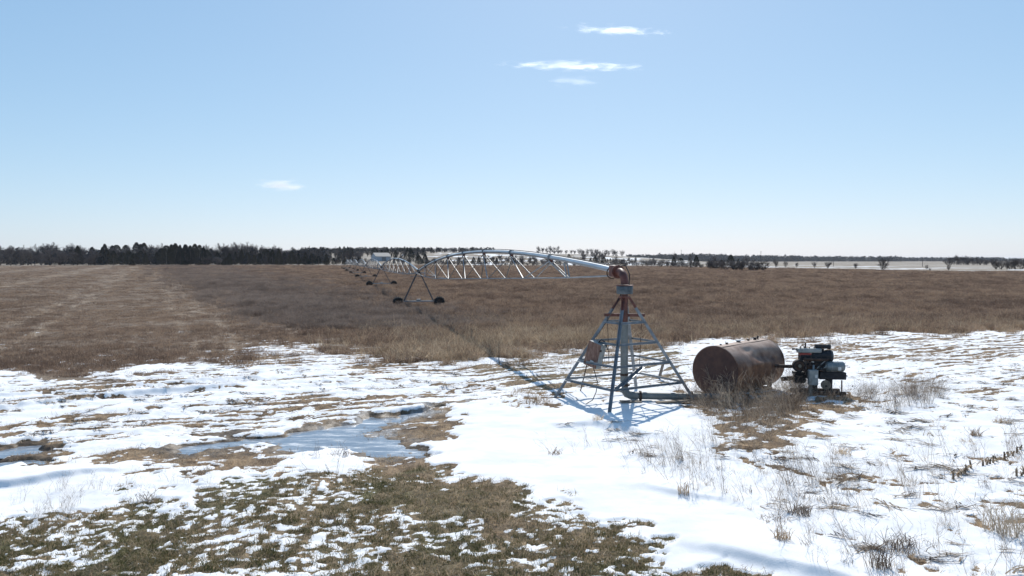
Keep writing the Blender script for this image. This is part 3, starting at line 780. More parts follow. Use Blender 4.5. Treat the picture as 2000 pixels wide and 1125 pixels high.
# ------------------------------------------------------------------ pivot point
PC = Vector((3.3, 21.4, 0.0))                   # pivot centre
SDIR = Vector((-12.3, 49.0, 0)).normalized()    # direction the machine runs
SPERP = Vector((SDIR.y, -SDIR.x, 0))
SPAN = 50.5
pv = empty('pivot_tower', PC)
tag(pv, 'four-legged galvanised pivot tower with rusty red elbow on top', 'irrigation tower')
dLR = Vector((math.cos(math.radians(-8)), math.sin(math.radians(-8)), 0)); dFB = Vector((math.cos(math.radians(70)), math.sin(math.radians(70)), 0))
feet = [-dLR * 2.08, -dFB * 2.02, dLR * 2.08, dFB * 2.02]       # left, front, right, back
TOPZ = 3.05
tops = [f.normalized() * 0.15 for f in feet]
def legp(k, z, off=0.0):
    t = z / TOPZ
    q = feet[k].lerp(tops[k], t); return Vector((q.x, q.y, z))
for k in range(4):
    up = feet[k].normalized()
    l = MB().angle(legp(k, -0.12), legp(k, 2.78), 0.085, 0.010, up).build('leg', GALV, pv)
    MB().angle(legp(k, 2.74) + up * 0.006, legp(k, 3.08), 0.075, 0.012, up).build('leg_top', RUST, l)
    MB().box(legp(k, 0.0) + Vector((0, 0, 0.0)), (0.2, 0.2, 0.03)).build('foot_plate', RUSTD, l)
for zi, z in enumerate((0.62, 1.2, 1.78, 2.36)):
    for k in range(4):
        a, b_ = legp(k, z), legp((k + 1) % 4, z)
        out = ((a + b_) / 2); out = Vector((out.x, out.y, 0)).normalized() * 0.05
        MB().angle(a + out * (1 + 0.1 * k), b_ + out * (1 + 0.1 * k) + Vector((0, 0, 0.004 * k)), 0.062, 0.008).build('girt', GALV, pv)
for s in (-1, 1):
    MB().box(dLR * s * 0.34 + Vector((0, 0, 2.56)), (0.50, 0.05, 0.085), Matrix.Rotation(math.radians(-8), 3, 'Z')).build('red_brace', RUST, pv)
    MB().tube(dLR * s * 0.5 + Vector((0, 0, 2.54)), dLR * s * 0.44 + Vector((0, 0, 1.0)), 0.009, n=6).build('hanging_rod', RUSTD, pv)
MB().angle(legp(1, 0.62) + Vector((0.12, .1, 0)), Vector((0.62, 0.25, 1.02)), 0.09, 0.01).build('diagonal_brace', GALV, pv)
# riser and swivel
MB().tube((0, 0, 0.28), (0, 0, 2.36), 0.112, n=24).build('lower_riser', GALVP, pv, smooth=True)
MB().tube((0, 0, 0.48), (0, 0, 0.53), 0.17, n=20).build('flange', RUSTD, pv, smooth=True)
MB().tube((0, 0, 0.78), (0, 0, 0.84), 0.125, n=20).build('flange', RUSTD, pv, smooth=True)
ur = MB().tube((0, 0, 2.361), (0, 0, 3.22), 0.10, n=24).build('upper_riser', RUST, pv, smooth=True)
MB().tube((0, 0, 3.06), (0, 0, 3.12), 0.17, n=20).build('flange', RUST, ur, smooth=True)
dr = MB().path([(0, 0, 3.18), (0, 0, 3.2), (0, 0, 3.40), (0, 0, 3.415)], [0.225, 0.24, 0.24, 0.232], 28).build('collector_ring', BLUEG, pv, smooth=True)
MB().tube((0, 0, 3.416), (0, 0, 3.44), 0.255, n=28).build('ring_lid', RUST, dr, smooth=True)
elb = []
for i in range(13):
    w = math.pi / 2 * i / 12
    elb.append(SDIR * (0.36 * (1 - math.cos(w))) + Vector((0, 0, 3.44 + 0.02 + 0.36 * math.sin(w))))
elb.append(SDIR * 0.52 + Vector((0, 0, 3.82)))
e = MB().path(elb, 0.115, 20).build('elbow', RUST, pv, smooth=True)
MB().tube(SDIR * 0.50 + Vector((0, 0, 3.82)), SDIR * 0.56 + Vector((0, 0, 3.82)), 0.20, n=20).build('flange', RUST, e, smooth=True)
MB().box(SDIR * 0.74 + Vector((0, 0, 3.84)), (0.32, 0.30, 0.34), Matrix.Rotation(math.atan2(SDIR.y, SDIR.x), 3, 'Z')).build('hinge_block', RUST, e, bevel=0.03)
MB().torus(SDIR * 0.98 + Vector((0, 0, 3.78)), SDIR, 0.17, 0.018).build('cable_loop', RUSTD, e, smooth=True)
MB().path([SDIR * 0.2 + SPERP * 0.22 + Vector((0, 0, 3.42)), SDIR * 0.2 + SPERP * 0.24 + Vector((0, 0, 3.75)), SDIR * 0.5 + SPERP * 0.24 + Vector((0, 0, 4.0)), SDIR * 1.1 + SPERP * 0.16 + Vector((0, 0, 4.0))], 0.016, 6).build('power_cable', BLACK, e, smooth=True)
# bottom elbow and supply pipe that leads off to the right behind the weeds
lo = [Vector((0, 0, 0.48)), Vector((0.01, 0, 0.36)), Vector((0.08, -0.02, 0.24)), Vector((0.22, -0.05, 0.19)), Vector((0.4, -0.06, 0.19))]
MB().path(lo, 0.118, 20).build('bottom_elbow', GALVP, pv, smooth=True)
sp = empty('supply_pipe', PC + Vector((0.42, -0.06, 0)))
tag(sp, 'grey water pipe lying on the snow from the pivot base towards the tank', 'pipe')
MB().tube((0, 0, 0.19), (2.35, -0.12, 0.17), 0.105, n=20).build('pipe', GALVP, sp, smooth=True)
for xx in (0.02, 1.5):
    MB().tube((xx, -0.05 * xx, 0.19), (xx + 0.06, -0.05 * xx - 0.003, 0.19), 0.15, n=20).build('flange', RUSTD, sp, smooth=True)
# control box hung on the left leg
rb = Matrix.Rotation(math.radians(-38), 3, 'Z') @ Matrix.Rotation(math.radians(16), 3, 'Y')
bc_ = legp(0, 1.36) + Vector((0.34, -0.34, 0.06))
cb = MB().box(bc_, (0.44, 0.26, 0.74), rb).build('control_box', GREYP, pv, bevel=0.012)
MB().box(bc_ + rb @ Vector((-0.226, 0, 0)), (0.012, 0.25, 0.73), rb).build('side_panel', BOXR, cb)
MB().box(bc_ + rb @ Vector((-0.02, -0.136, 0)), (0.43, 0.014, 0.72), rb).build('box_front', BOXR, cb)
MB().box(bc_ + rb @ Vector((0.02, -0.146, -0.22)), (0.11, 0.006, 0.11), rb).build('sticker', WHITE, cb)
for zz in (-0.2, 0.2): MB().box(bc_ + rb @ Vector((0.215, -0.14, zz)), (0.05, 0.05, 0.05), rb).build('latch', RUSTD, cb)
MB().path([bc_ + rb @ Vector((0, 0, 0.36)), bc_ + rb @ Vector((0.06, 0, 0.48)), bc_ + rb @ Vector((0.2, 0, 0.46)), bc_ + rb @ Vector((0.32, 0.05, 0.26))], 0.016, 6).build('conduit', BLACK, cb, smooth=True)
MB().path([bc_ + rb @ Vector((0.02, 0, -0.36)), bc_ + Vector((0.06, -0.02, -0.8)), bc_ + Vector((0.02, -0.04, -1.1)), bc_ + Vector((-0.1, -0.2, -1.3)), bc_ + Vector((-0.34, -0.36, -1.40))], 0.013, 6).build('hanging_cable', BLACK, cb, smooth=True)
MB().path([legp(0, 1.9) + Vector((0.05, 0, 0)), legp(0, 2.4) + Vector((0.06, -.02, 0)), legp(0, 3.0), Vector((-0.1, 0, 3.2))], 0.014, 6).build('conduit', BLACK, cb, smooth=True)

def single(name, mb, mat, label, cat, group=None, smooth=False, loc=None, bevel=0):
    return tag(mb.build(name, mat, None, smooth=smooth, loc=loc, bevel=bevel), label, cat, group)
gx0, gy0 = ground_at(1131, 769)
single('steel_rod', MB().tube((0, 0, -0.1), (0.27, 0.1, 0.98), 0.018, n=8), RUSTD, 'dark rusty rod leaning under the control box of the pivot', 'rod', loc=(gx0, gy0, 0))
gx0, gy0 = ground_at(1288, 742)
single('wooden_stake', MB().box((0.06, 0, 0.33), (0.085, 0.07, 0.86), Matrix.Rotation(math.radians(15), 3, 'Y')), WOOD, 'brown wooden stake leaning behind the right leg of the pivot', 'stake', loc=(gx0, gy0, 0))
gx0, gy0 = ground_at(1232, 790)
single('broken_board', MB().box((0, 0, 0.03), (0.62, 0.2, 0.035), Matrix.Rotation(0.2, 3, 'Z') @ Matrix.Rotation(0.05, 3, 'Y')), WOODH, 'short weathered board lying in front of the pivot base elbow', 'board', loc=(gx0, gy0, gz_at(gx0, gy0)))
gx0, gy0 = ground_at(1318, 790)
single('long_plank', MB().box((0, 0, 0.05), (1.1, 0.16, 0.04), Matrix.Rotation(0.12, 3, 'Z') @ Matrix.Rotation(-0.04, 3, 'Y')), WOODH, 'long grey plank lying beside the supply pipe near the tank', 'board', loc=(gx0, gy0, gz_at(gx0, gy0)))

# ------------------------------------------------------------------ spans and drive towers
def make_span(z0, z1, crown, start, chord, sm):
    root = empty('irrigation_span')
    L = SPAN
    def zp(t): s = t / L; return z0 + (z1 - z0) * s + 4 * crown * s * (1 - s)
    P = lambda t, off, z: (t, off, z)               # local x runs along the span
    joints = [start, 7.35, 13.65, 19.95, 26.25, 32.55, 38.85, 45.15, L - 0.25]
    for a, b in zip(joints[:-1], joints[1:]):
        n = 6
        MB().path([P(a + (b - a) * i / n, 0, zp(a + (b - a) * i / n)) for i in range(n + 1)], 0.086, 14).build('pipe_section', SPANP, root, smooth=True)
    br = joints[1:-1]
    for t in br:
        c = MB().tube(P(t - 0.05, 0, zp(t - 0.05)), P(t + 0.05, 0, zp(t + 0.05)), 0.14, n=14).build('pipe_flange', GALV, root, smooth=True)
        MB().box(P(t, 0, zp(t) - 0.12), (0.22, 0.12, 0.14)).build('bracket', RUST, c)
    MB().path([P(start + 0.5 + (L - 1) * i / 24, 0.06, zp(min(start + 0.5 + (L - 1) * i / 24, L)) + 0.125) for i in range(25)], 0.016, 5).build('power_cable', BLACK, root)
    nodes = [5.2] + [4.2 + 6.3 * i for i in range(1, 8)]
    wd = lambda t: 0.48 * (min(1.0, max(0.08, (t - 4) / 12.0)) if start > 0.5 else min(1.0, 0.2 + t / 8))
    depth = lambda t: 1.34 * min(1.0, (0.28 + t / 12.0), 0.36 + (L - t) / 8.0)
    zn = [float(np.interp(t, chord[0], chord[1])) for t in nodes]
    for s in (-1, 1):
        pts = [P(start + 0.2, s * 0.1, zp(start) - 0.19)] + [P(t, s * wd(t), z) for t, z in zip(nodes, zn)] + [P(L - 0.3, s * 0.12, zp(L) - 0.14)]
        MB().path(pts, 0.024, 7).build('truss_rod', STRUTM, root, smooth=True)
        for i, t in enumerate(nodes):
            for tt in ((t - 3.15, t + 3.15) if i else (7.35,)):
                if tt < 6.5 or tt > 46: continue
                MB().angle(P(t, s * wd(t), zn[i]), P(tt, s * 0.06, zp(tt) - 0.14), 0.055, 0.010).build('strut', sm, root)
    # short upright pair at the pivot end, cross bars between the rods
    for s in (-1, 1):
        MB().angle(P(5.2, s * wd(5.2), zn[0]), P(5.5, s * 0.06, zp(5.5) - 0.1), 0.05, 0.010).build('strut', sm, root)
    for t, z in zip(nodes, zn):
        MB().angle(P(t, -wd(t), z + 0.01), P(t, wd(t), z + 0.01), 0.05, 0.008).build('cross_bar', GALV, root)
    return root
LEGD = noisy_mat('dull_leg_steel', [(0.3, (0.05, 0.055, 0.065)), (0.7, (0.10, 0.11, 0.125))], 3, 0.6, 0.2)
def make_drive_tower(drop):
    """local x along the span, y across it; wheels roll along y"""
    root = empty('drive_tower')
    zt = 3.1; g = -drop
    for s in (-1, 1):
        for q in (-1, 1):
            MB().angle((q * 0.22, s * 1.42, 0.64 + g), (q * 0.10 + q * 0.3 * (s > 0) * 0.6, s * 0.12, zt - 0.1), 0.075, 0.010, (1, 0, 0)).build('leg', LEGD, root)
    MB().box((0, 0, 0.62 + g), (0.14, 3.5, 0.12)).build('base_beam', STRUTM, root)
    MB().angle((0.3, -0.35, 2.6), (0.3, 0.75, 2.6), 0.05, 0.008).build('cross_brace', GALV, root)
    MB().box((0, 0.0, zt - 0.02), (0.30, 0.30, 0.24)).build('hinge_joint', RUSTD, root, bevel=0.03)
    MB().box((-0.32, 0.02, zt + 0.02), (0.24, 0.26, 0.36)).build('tower_box', BLACK, root, bevel=0.02)
    MB().tube((0.0, -0.18, 0.74 + g), (0.0, 0.2, 0.74 + g), 0.085, n=12).build('drive_motor', GALV, root, smooth=True)
    for s in (-1, 1):
        cy = s * 1.98; cz = 0.54 + g
        wh = MB().tube((-0.22, cy, cz), (-0.05, cy, cz), 0.27, n=20).tube((-0.28, cy, cz), (-0.2, cy, cz), 0.09, n=12).build('wheel', RUSTD, root, smooth=True)
        MB().box((-0.09, s * 1.80, 0.58 + g), (0.20, 0.22, 0.20)).build('gearbox', RUSTD, root, bevel=0.02)
        ty = MB()
        n, prof = 28, [(-0.16, 0.27), (-0.19, 0.36), (-0.165, 0.48), (-0.07, 0.505), (0.07, 0.505), (0.165, 0.48), (0.19, 0.36), (0.16, 0.27)]
        vs, fs = [], []
        for i in range(n):
            a = 2 * math.pi * i / n
            for px, pr in prof: vs.append((-0.14 + px, cy + pr * math.cos(a), cz + pr * math.sin(a)))
        m_ = len(prof)
        for i in range(n):
            for k in range(m_):
                fs.append((i * m_ + k, i * m_ + (k + 1) % m_, ((i + 1) % n) * m_ + (k + 1) % m_, ((i + 1) % n) * m_ + k))
        ty.add(vs, fs)
        for i in range(16):
            a = 2 * math.pi * (i + 0.25) / 16
            sd = 1 if i % 2 else -1
            rr = Matrix.Rotation(a, 3, 'X') @ Matrix.Rotation(0.55 * sd, 3, 'Y')
            c = Vector((-0.14 + sd * 0.075, cy + 0.512 * math.cos(a), cz + 0.512 * math.sin(a)))
            ty.box(c, (0.19, 0.045, 0.055), Matrix.Rotation(a - math.pi / 2, 3, 'X') @ Matrix.Rotation(0.5 * sd, 3, 'Z'))
        ty.build('tyre', RUBBER, wh)
    return root
RZ = math.atan2(SDIR.y, SDIR.x)
ORD = ['first', 'second', 'third', 'fourth', 'fifth', 'sixth', 'seventh']
span_a = make_span(3.80, 3.15, 1.15, 0.95, ([0, 5.2, 14, 35, 42, 50], [3.66, 3.53, 3.29, 2.74, 2.76, 3.0]), STRUTM)
span_b = make_span(3.15, 3.15, 1.22, 0.25, ([0, 4.2, 10, 40, 46, 50], [3.0, 2.8, 2.62, 2.62, 2.8, 3.0]), GALV)  # later spans' struts use darker steel, their backlit shade put into the colour
tows = [make_drive_tower(.40), make_drive_tower(.25), make_drive_tower(.14)]
for k in range(7):
    s = span_a if k == 0 else span_b if k == 1 else copy_tree(span_b)
    p0 = PC + SDIR * SPAN * k
    s.location = p0; s.rotation_euler = (0, 0, RZ)
    tag(s, 'nearest silver arched pipe span running from the rusty elbow to the wheels' if k == 0 else
        'farthest small pipe arch at the end of the irrigation line' if k == 6 else
        '%s arched pipe span counted from the pivot tower' % ORD[k], 'irrigation span', 'arched pipe spans of the pivot line')
    t = tows[k] if k < 3 else copy_tree(tows[2])
    t.location = PC + SDIR * SPAN * (k + 1); t.rotation_euler = (0, 0, RZ)
    tag(t, 'nearest wheeled A-frame tower with black lugged tyres in the brown weeds' if k == 0 else
        'last and smallest wheeled tower at the far end of the line' if k == 6 else
        '%s wheeled A-frame tower counted from the pivot' % ORD[k], 'drive tower', 'wheeled towers under the pivot line')

# ------------------------------------------------------------------ rusty tank
TANKM, nt, p = new_mat('tank_rust')
tc = N(nt, 'ShaderNodeTexCoord')
def tn(scale, detail=6, rough=0.65, vec=None):
    n = N(nt, 'ShaderNodeTexNoise'); n.inputs['Scale'].default_value = scale; n.inputs['Detail'].default_value = detail; n.inputs['Roughness'].default_value = rough
    nt.links.new(vec or tc.outputs['Object'], n.inputs['Vector']); return n
r1 = ramp(nt, tn(2.4, 8, .72).outputs['Fac'], [(0.28, (0.05, 0.022, 0.015)), (0.45, (0.135, 0.06, 0.034)), (0.58, (0.225, 0.108, 0.055)), (0.74, (0.36, 0.22, 0.125))])
sx = N(nt, 'ShaderNodeSeparateXYZ'); nt.links.new(tc.outputs['Object'], sx.inputs[0])
mr = N(nt, 'ShaderNodeMapRange'); mr.inputs['From Min'].default_value = 0.75; mr.inputs['From Max'].default_value = 1.55
nn = N(nt, 'ShaderNodeMath', operation='MULTIPLY_ADD'); nn.inputs[1].default_value = 0.9
nt.links.new(tn(2.3).outputs['Fac'], nn.inputs[0]); nt.links.new(sx.outputs[2], nn.inputs[2])
nt.links.new(nn.outputs[0], mr.inputs['Value']); mr.inputs['From Min'].default_value = 1.45; mr.inputs['From Max'].default_value = 1.95
paint = ramp(nt, tn(4).outputs['Fac'], [(0.3, (0.26, 0.17, 0.125)), (0.7, (0.45, 0.34, 0.275))])   # what is left of the old paint on the upper half
mxx = N(nt, 'ShaderNodeMix', data_type='RGBA'); nt.links.new(mr.outputs[0], mxx.inputs[0]); nt.links.new(r1.outputs[0], mxx.inputs[6]); nt.links.new(paint.outputs[0], mxx.inputs[7])
nt.links.new(mxx.outputs[2], p.inputs['Base Color'])
p.inputs['Roughness'].default_value = 0.62
p.inputs['Specular IOR Level'].default_value = 0.3
bm_ = N(nt, 'ShaderNodeBump'); bm_.inputs['Strength'].default_value = 0.25; bm_.inputs['Distance'].default_value = 0.01
nt.links.new(tn(22).outputs['Fac'], bm_.inputs['Height']); nt.links.new(bm_.outputs[0], p.inputs['Normal'])

ENDM = noisy_mat('shaded_end_plate_rust', [(0.3, (0.05, 0.024, 0.02)), (0.5, (0.085, 0.04, 0.03)), (0.72, (0.13, 0.068, 0.046))], 2.2, 0.75, bump=0.15)  # rust darker than the shell's, with the unlit ends' shade in the colour
T0, T1 = Vector((6.10, 21.85, 0)), Vector((8.25, 24.0, 0))
TL = (T1 - T0).length; TR = 0.765; TZ = 0.83
tk = empty('fuel_tank', T0, math.atan2((T1 - T0).y, (T1 - T0).x))
tag(tk, 'large dented rusty cylindrical tank lying in dry weeds', 'tank')
nu, nv = 90, 120
vs, fs = [], []
for i in range(nu + 1):
    t = i / nu * TL
    for k in range(nv):
        a = 2 * math.pi * k / nv
        ny, nzz = math.cos(a), math.sin(a)                 # local -y faces the camera
        r = TR + 0.006 * math.sin(t * 3.1 + a * 2)
        # dents in the upper side that faces the camera
        def dent(tc_, ac, rt, ra, d):
            da = (a - ac + math.pi) % (2 * math.pi) - math.pi
            q = ((t - tc_) / rt) ** 2 + (da / ra) ** 2
            return d * math.exp(-q)
        r -= dent(1.15, math.radians(128), 0.42, 0.20, 0.075) + dent(1.7, math.radians(148), 0.75, 0.20, 0.10) + dent(2.35, math.radians(160), 0.6, 0.22, 0.06)
        r += dent(1.45, math.radians(168), 0.8, 0.08, 0.035) + dent(1.25, math.radians(118), 0.2, 0.05, 0.02)
        vs.append((t, r * ny, TZ + r * nzz))
for i in range(nu):
    for k in range(nv):
        k2 = (k + 1) % nv
        fs.append((i * nv + k, i * nv + k2, (i + 1) * nv + k2, (i + 1) * nv + k))
sh = MB().add(vs, fs).build('shell', TANKM, tk, smooth=True)
for tt, nm in ((0.012, 0), (TL - 0.012, 1)):
    q = MB(); ring = []
    c0 = [(tt, 0, TZ)]; vs = [(tt + (0.012 if nm == 0 else -0.012), 0, TZ)]
    for k in range(64):
        a = 2 * math.pi * k / 64
        vs.append((tt, (TR - 0.005) * math.cos(a), TZ + (TR - 0.005) * math.sin(a)))
    fs = [((0, 1 + (k + 1) % 64, 1 + k) if nm == 0 else (0, 1 + k, 1 + (k + 1) % 64)) for k in range(64)]
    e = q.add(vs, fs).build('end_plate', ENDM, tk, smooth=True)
    MB().torus((tt, 0, TZ), (1, 0, 0), TR + 0.0, 0.013, 64, 6).build('weld_rim', TANKM, e, smooth=True)
MB().box((TL / 2, -0.20, TZ + math.sqrt(TR ** 2 - 0.04) + 0.003), (TL - 0.06, 0.02, 0.012), Matrix.Rotation(math.asin(0.2 / TR), 3, 'X')).build('seam', RUSTD, sh)
for t, r_, h_, m_ in ((0.35, 0.035, 0.03, RUSTD), (0.72, 0.05, 0.045, RUSTD), (1.45, 0.085, 0.075, WHITE), (2.1, 0.05, 0.05, RUSTD), (2.55, 0.07, 0.07, BLACK), (2.75, 0.03, 0.10, BLACK)):
    f_ = MB().tube((t, 0.02, TZ + TR - 0.02), (t, 0.02, TZ + TR + h_ * 0.6), r_ * 0.7, n=12).build('filler_neck', RUSTD, tk, smooth=True)
    MB().tube((t, 0.02, TZ + TR + h_ * 0.55), (t, 0.02, TZ + TR + h_), r_, n=14).build('cap', m_, f_, smooth=True)
for t in (0.5, TL - 0.35):
    MB().box((t, -0.42, 0.1), (0.12, 0.10, 0.34), Matrix.Rotation(0.2, 3, 'X')).build('leg', RUSTD, tk)
    MB().box((t, 0.42, 0.1), (0.12, 0.10, 0.34), Matrix.Rotation(-0.2, 3, 'X')).build('leg', RUSTD, tk)
    MB().box((t, 0, 0.05), (0.1, 1.0, 0.08)).build('cradle', RUSTD, tk)
gx0, gy0 = ground_at(1428, 775)
single('fence_post', MB().box((0, 0, 0.28), (0.085, 0.085, 0.82), taper=0.96), WOOD, 'short grey post standing in front of the rusty tank', 'post', loc=(gx0, gy0, 0))

# ------------------------------------------------------------------ pump engine
K = 0.00198
EO = Vector((at_depth(1596, 22.7), 22.7, 0))
en = empty('pump_engine', EO, math.radians(-6))
tag(en, 'old black diesel pump engine on a skid right of the tank', 'engine')
def ex(zx): return (zx - 450) * K                       # horizontal place on the drawing -> metres
def ez(zy): return (950 - zy) * K
def ebox(x0, x1, y0, y1, d0, d1, name, mat, parent=en, bevel=0.012, rot=None):
    return MB().box(((ex(x0) + ex(x1)) / 2, (d0 + d1) / 2, (ez(y0) + ez(y1)) / 2), (abs(ex(x1) - ex(x0)), abs(d1 - d0), abs(ez(y1) - ez(y0))), rot).build(name, mat, parent, bevel=bevel)
for d in (-0.28, 0.30):
    MB().box((0.08, d, 0.06), (1.5, 0.09, 0.12)).build('skid_rail', RUSTD, en, bevel=0.008)
blk = ebox(300, 600, 400, 700, -0.16, 0.18, 'engine_block', BLACK)
ebox(205, 560, 330, 420, -0.15, 0.17, 'cylinder_head', BLACK, blk)
for i in range(4): MB().tube((ex(270 + i * 80), -0.16, ez(375)), (ex(270 + i * 80), -0.24, ez(390)), 0.032, n=10).build('exhaust_port', RUSTD, blk, smooth=True)
MB().tube((ex(230), -0.25, ez(392)), (ex(600), -0.25, ez(392)), 0.045, n=12).build('exhaust_manifold', RUSTD, blk, smooth=True)
ebox(195, 365, 300, 345, -0.14, 0.10, 'red_cover', RED, blk)
vc = ebox(165, 525, 228, 298, -0.13, 0.13, 'valve_cover', GREYP, blk, 0.03)
for i in range(5): MB().tube((ex(205 + i * 70), -0.06, ez(228) - 0.005), (ex(205 + i * 70), -0.06, ez(228) + 0.03), 0.018, n=8).build('bolt', BLACK, vc)
MB().tube((ex(95), 0.0, ez(247)), (ex(170), 0.0, ez(250)), 0.022, n=10).tube((ex(92), 0, ez(247)), (ex(112), 0, ez(247)), 0.034, n=10).build('hose_stub', BLACK, en, smooth=True)
MB().torus((ex(240), -0.04, ez(212)), (0, 1, 0.2), 0.052, 0.010, 18, 6).build('lifting_eye', RUSTD, vc, smooth=True)
ac = MB().path([(ex(438), 0.02, ez(200)), (ex(450), 0.02, ez(200)), (ex(640), 0.02, ez(205)), (ex(645), 0.02, ez(205)), (ex(672), 0.02, ez(205))], [0.055, 0.068, 0.068, 0.082, 0.082], 18).build('air_cleaner', BLACK, en, smooth=True)
for xx in (525, 545): MB().torus((ex(xx), 0.02, ez(202)), (1, 0, 0), 0.071, 0.008, 18, 6).build('strap', RUSTD, ac)
MB().tube((ex(560), 0.02, ez(240)), (ex(545), 0.0, ez(330)), 0.04, n=10).build('intake_pipe', BLACK, en, smooth=True)
fw = MB().path([(ex(400), 0.0, ez(350)), (ex(560), 0.0, ez(350)), (ex(600), 0.0, ez(350)), (ex(690), 0.0, ez(350)), (ex(698), 0, ez(350))], [0.13, 0.15, 0.185, 0.185, 0.165], 28).build('flywheel_housing', BLACK, en, smooth=True)
MB().torus((ex(672), 0, ez(350)), (1, 0, 0), 0.182, 0.012, 28, 6).build('rim', BLUEG, fw, smooth=True)
MB().tube((ex(380), -0.2, ez(385)), (ex(380), -0.2, ez(440)), 0.042, n=12).build('oil_filter', WHITE, en, smooth=True)
MB().tube((ex(350), -0.2, ez(470)), (ex(345), -0.2, ez(540)), 0.028, n=10).build('filter_bowl', CYL, en, smooth=True)
# belt pulley at the left end
pl = MB().path([(ex(180), -0.19, ez(500)), (ex(180), -0.06, ez(500))], [0.195, 0.195], 28).build('drive_pulley', RUSTD, en, smooth=True)
MB().torus((ex(180), -0.195, ez(500)), (0, 1, 0), 0.17, 0.022, 28, 6).build('pulley_rim', BLACK, pl, smooth=True)
MB().tube((ex(180), -0.26, ez(500)), (ex(180), -0.18, ez(500)), 0.05, n=12).build('hub', TAN, pl, smooth=True)
ebox(110, 280, 600, 640, -0.12, 0.14, 'pump_mount', BLACK)
ebox(120, 300, 640, 780, -0.10, 0.12, 'pump_casing', BLACK, bevel=0.04)
MB().path([(ex(100), 0.02, ez(525)), (ex(-40), 0.1, ez(530)), (ex(-180), 0.22, ez(535))], 0.055, 12).build('discharge_pipe', RUSTD, en, smooth=True)
MB().tube((ex(150), 0, ez(700)), (ex(-60), 0.12, ez(740)), 0.07, n=12).build('suction_pipe', RUSTD, en, smooth=True)
# grey air cylinder on its bracket
gc = MB().path([(ex(568), -0.12, ez(507)), (ex(580), -0.12, ez(507)), (ex(605), -0.12, ez(507)), (ex(840), -0.12, ez(507)), (ex(862), -0.12, ez(507)), (ex(872), -0.12, ez(507))], [0.06, 0.125, 0.158, 0.158, 0.125, 0.06], 24).build('air_cylinder', CYL, en, smooth=True)
for xx in (660, 770): MB().torus((ex(xx), -0.12, ez(507)), (1, 0, 0), 0.160, 0.010, 28, 6).build('strap', GREYP, gc, smooth=True)
MB().box((ex(770), -0.285, ez(530)), (0.09, 0.008, 0.10)).build('label_plate', WHITE, gc)
ebox(480, 880, 592, 705, -0.24, 0.2, 'tray', BLACK)
ebox(850, 930, 650, 668, -0.05, 0.0, 'tray_lug', BLACK, bevel=0.0)
ebox(400, 470, 600, 950, -0.12, 0.12, 'frame_leg', BLACK)
ebox(630, 682, 700, 950, -0.2, -0.1, 'frame_leg', BLACK)
ebox(630, 682, 700, 950, 0.1, 0.2, 'frame_leg', BLACK)
MB().tube((ex(818), -0.2, ez(715)), (ex(822), -0.2, ez(960)), 0.022, n=8).build('prop_rod', RUST, en, smooth=True)
tp = MB().path([(ex(570), -0.30, ez(785)), (ex(570), -0.22, ez(785))], [0.142, 0.142], 28).build('belt_wheel', TAN, en, smooth=True)
MB().tube((ex(570), -0.33, ez(800)), (ex(570), -0.29, ez(800)), 0.032, n=12).build('hub', BLACK, tp, smooth=True)
rk = random.Random(5)
for i_ in range(9):
    a_ = Vector((ex(rk.uniform(220, 620)), rk.uniform(-.26, -.17), ez(rk.uniform(310, 480)))); b_ = Vector((ex(rk.uniform(260, 640)), rk.uniform(-.28, -.18), ez(rk.uniform(480, 680))))
    MB().path([a_, a_.lerp(b_, .3) + Vector((rk.uniform(-.06, .06), -.05, -.04)), a_.lerp(b_, .7) + Vector((rk.uniform(-.06, .06), -.04, -.05)), b_], rk.uniform(.008, .018), 6).build('hose', rk.choice([BLACK, BLACK, RUSTD, GREYP]), en, smooth=True)
for x_, z_, r_ in ((330, 520, .07), (430, 470, .05), (250, 560, .06), (520, 560, .06)):
    MB().tube((ex(x_), -.24, ez(z_)), (ex(x_), -.15, ez(z_)), r_, n=14).build('accessory', rk.choice([BLACK, RUSTD]), en, smooth=True)
MB().tube((ex(300), .05, ez(228)), (ex(300), .05, ez(150)), .024, n=10).build('exhaust_stack', RUSTD, en, smooth=True)
# meter box on its own post in front
po = ebox(282, 335, 760, 1010, -0.50, -0.42, 'panel_post', WOOD)
pb = ebox(275, 412, 540, 772, -0.56, -0.38, 'panel_box', GREYP)
MB().box((ex(380), -0.564, ez(632)), (0.075, 0.008, 0.10)).build('sticker', WHITE, pb)
MB().tube((ex(350), -0.46, ez(540)), (ex(362), -0.40, ez(470)), 0.03, n=10).build('conduit', CYL, pb, smooth=True)

# ------------------------------------------------------------------ small plants and stalks one can count
def stem_thing(name, uv, label, cat, group=None, n=10, hmin=.15, hmax=.4, spread=.12, lean=.9, mat=None, seed=0, w=.012, branch=1):
    gx0, gy0 = ground_at(*uv)
    me = tuft(name, mat or STRAW, n, spread, hmin, hmax, w, lean, 0.3, seed, 3, branch)
    o = bpy.data.objects.new(name, me); COL.objects.link(o)
    o.location = (gx0, gy0, gz_at(gx0, gy0) - 0.02)
    return tag(o, label, cat, group)
stem_thing('grass_tuft', (1085, 890), 'lone straw tuft in the clean snow below the pivot tower', 'grass tuft', n=46, hmax=.2, hmin=.05, spread=.17, lean=1.6, seed=301)
stem_thing('grass_tuft', (1167, 830), 'brown tuft just left of the front pivot foot', 'grass tuft', n=60, hmax=.2, hmin=.05, spread=.16, lean=1.4, seed=302)
stem_thing('grass_tuft', (1050, 790), 'big straw clump at the left pivot leg', 'grass tuft', n=170, hmax=.34, hmin=.1, spread=.42, lean=1.3, seed=303)
stem_thing('grass_tuft', (1025, 772), 'flattened straw heap left of the pivot', 'grass tuft', n=150, hmax=.2, hmin=.06, spread=.5, lean=1.6, seed=304)
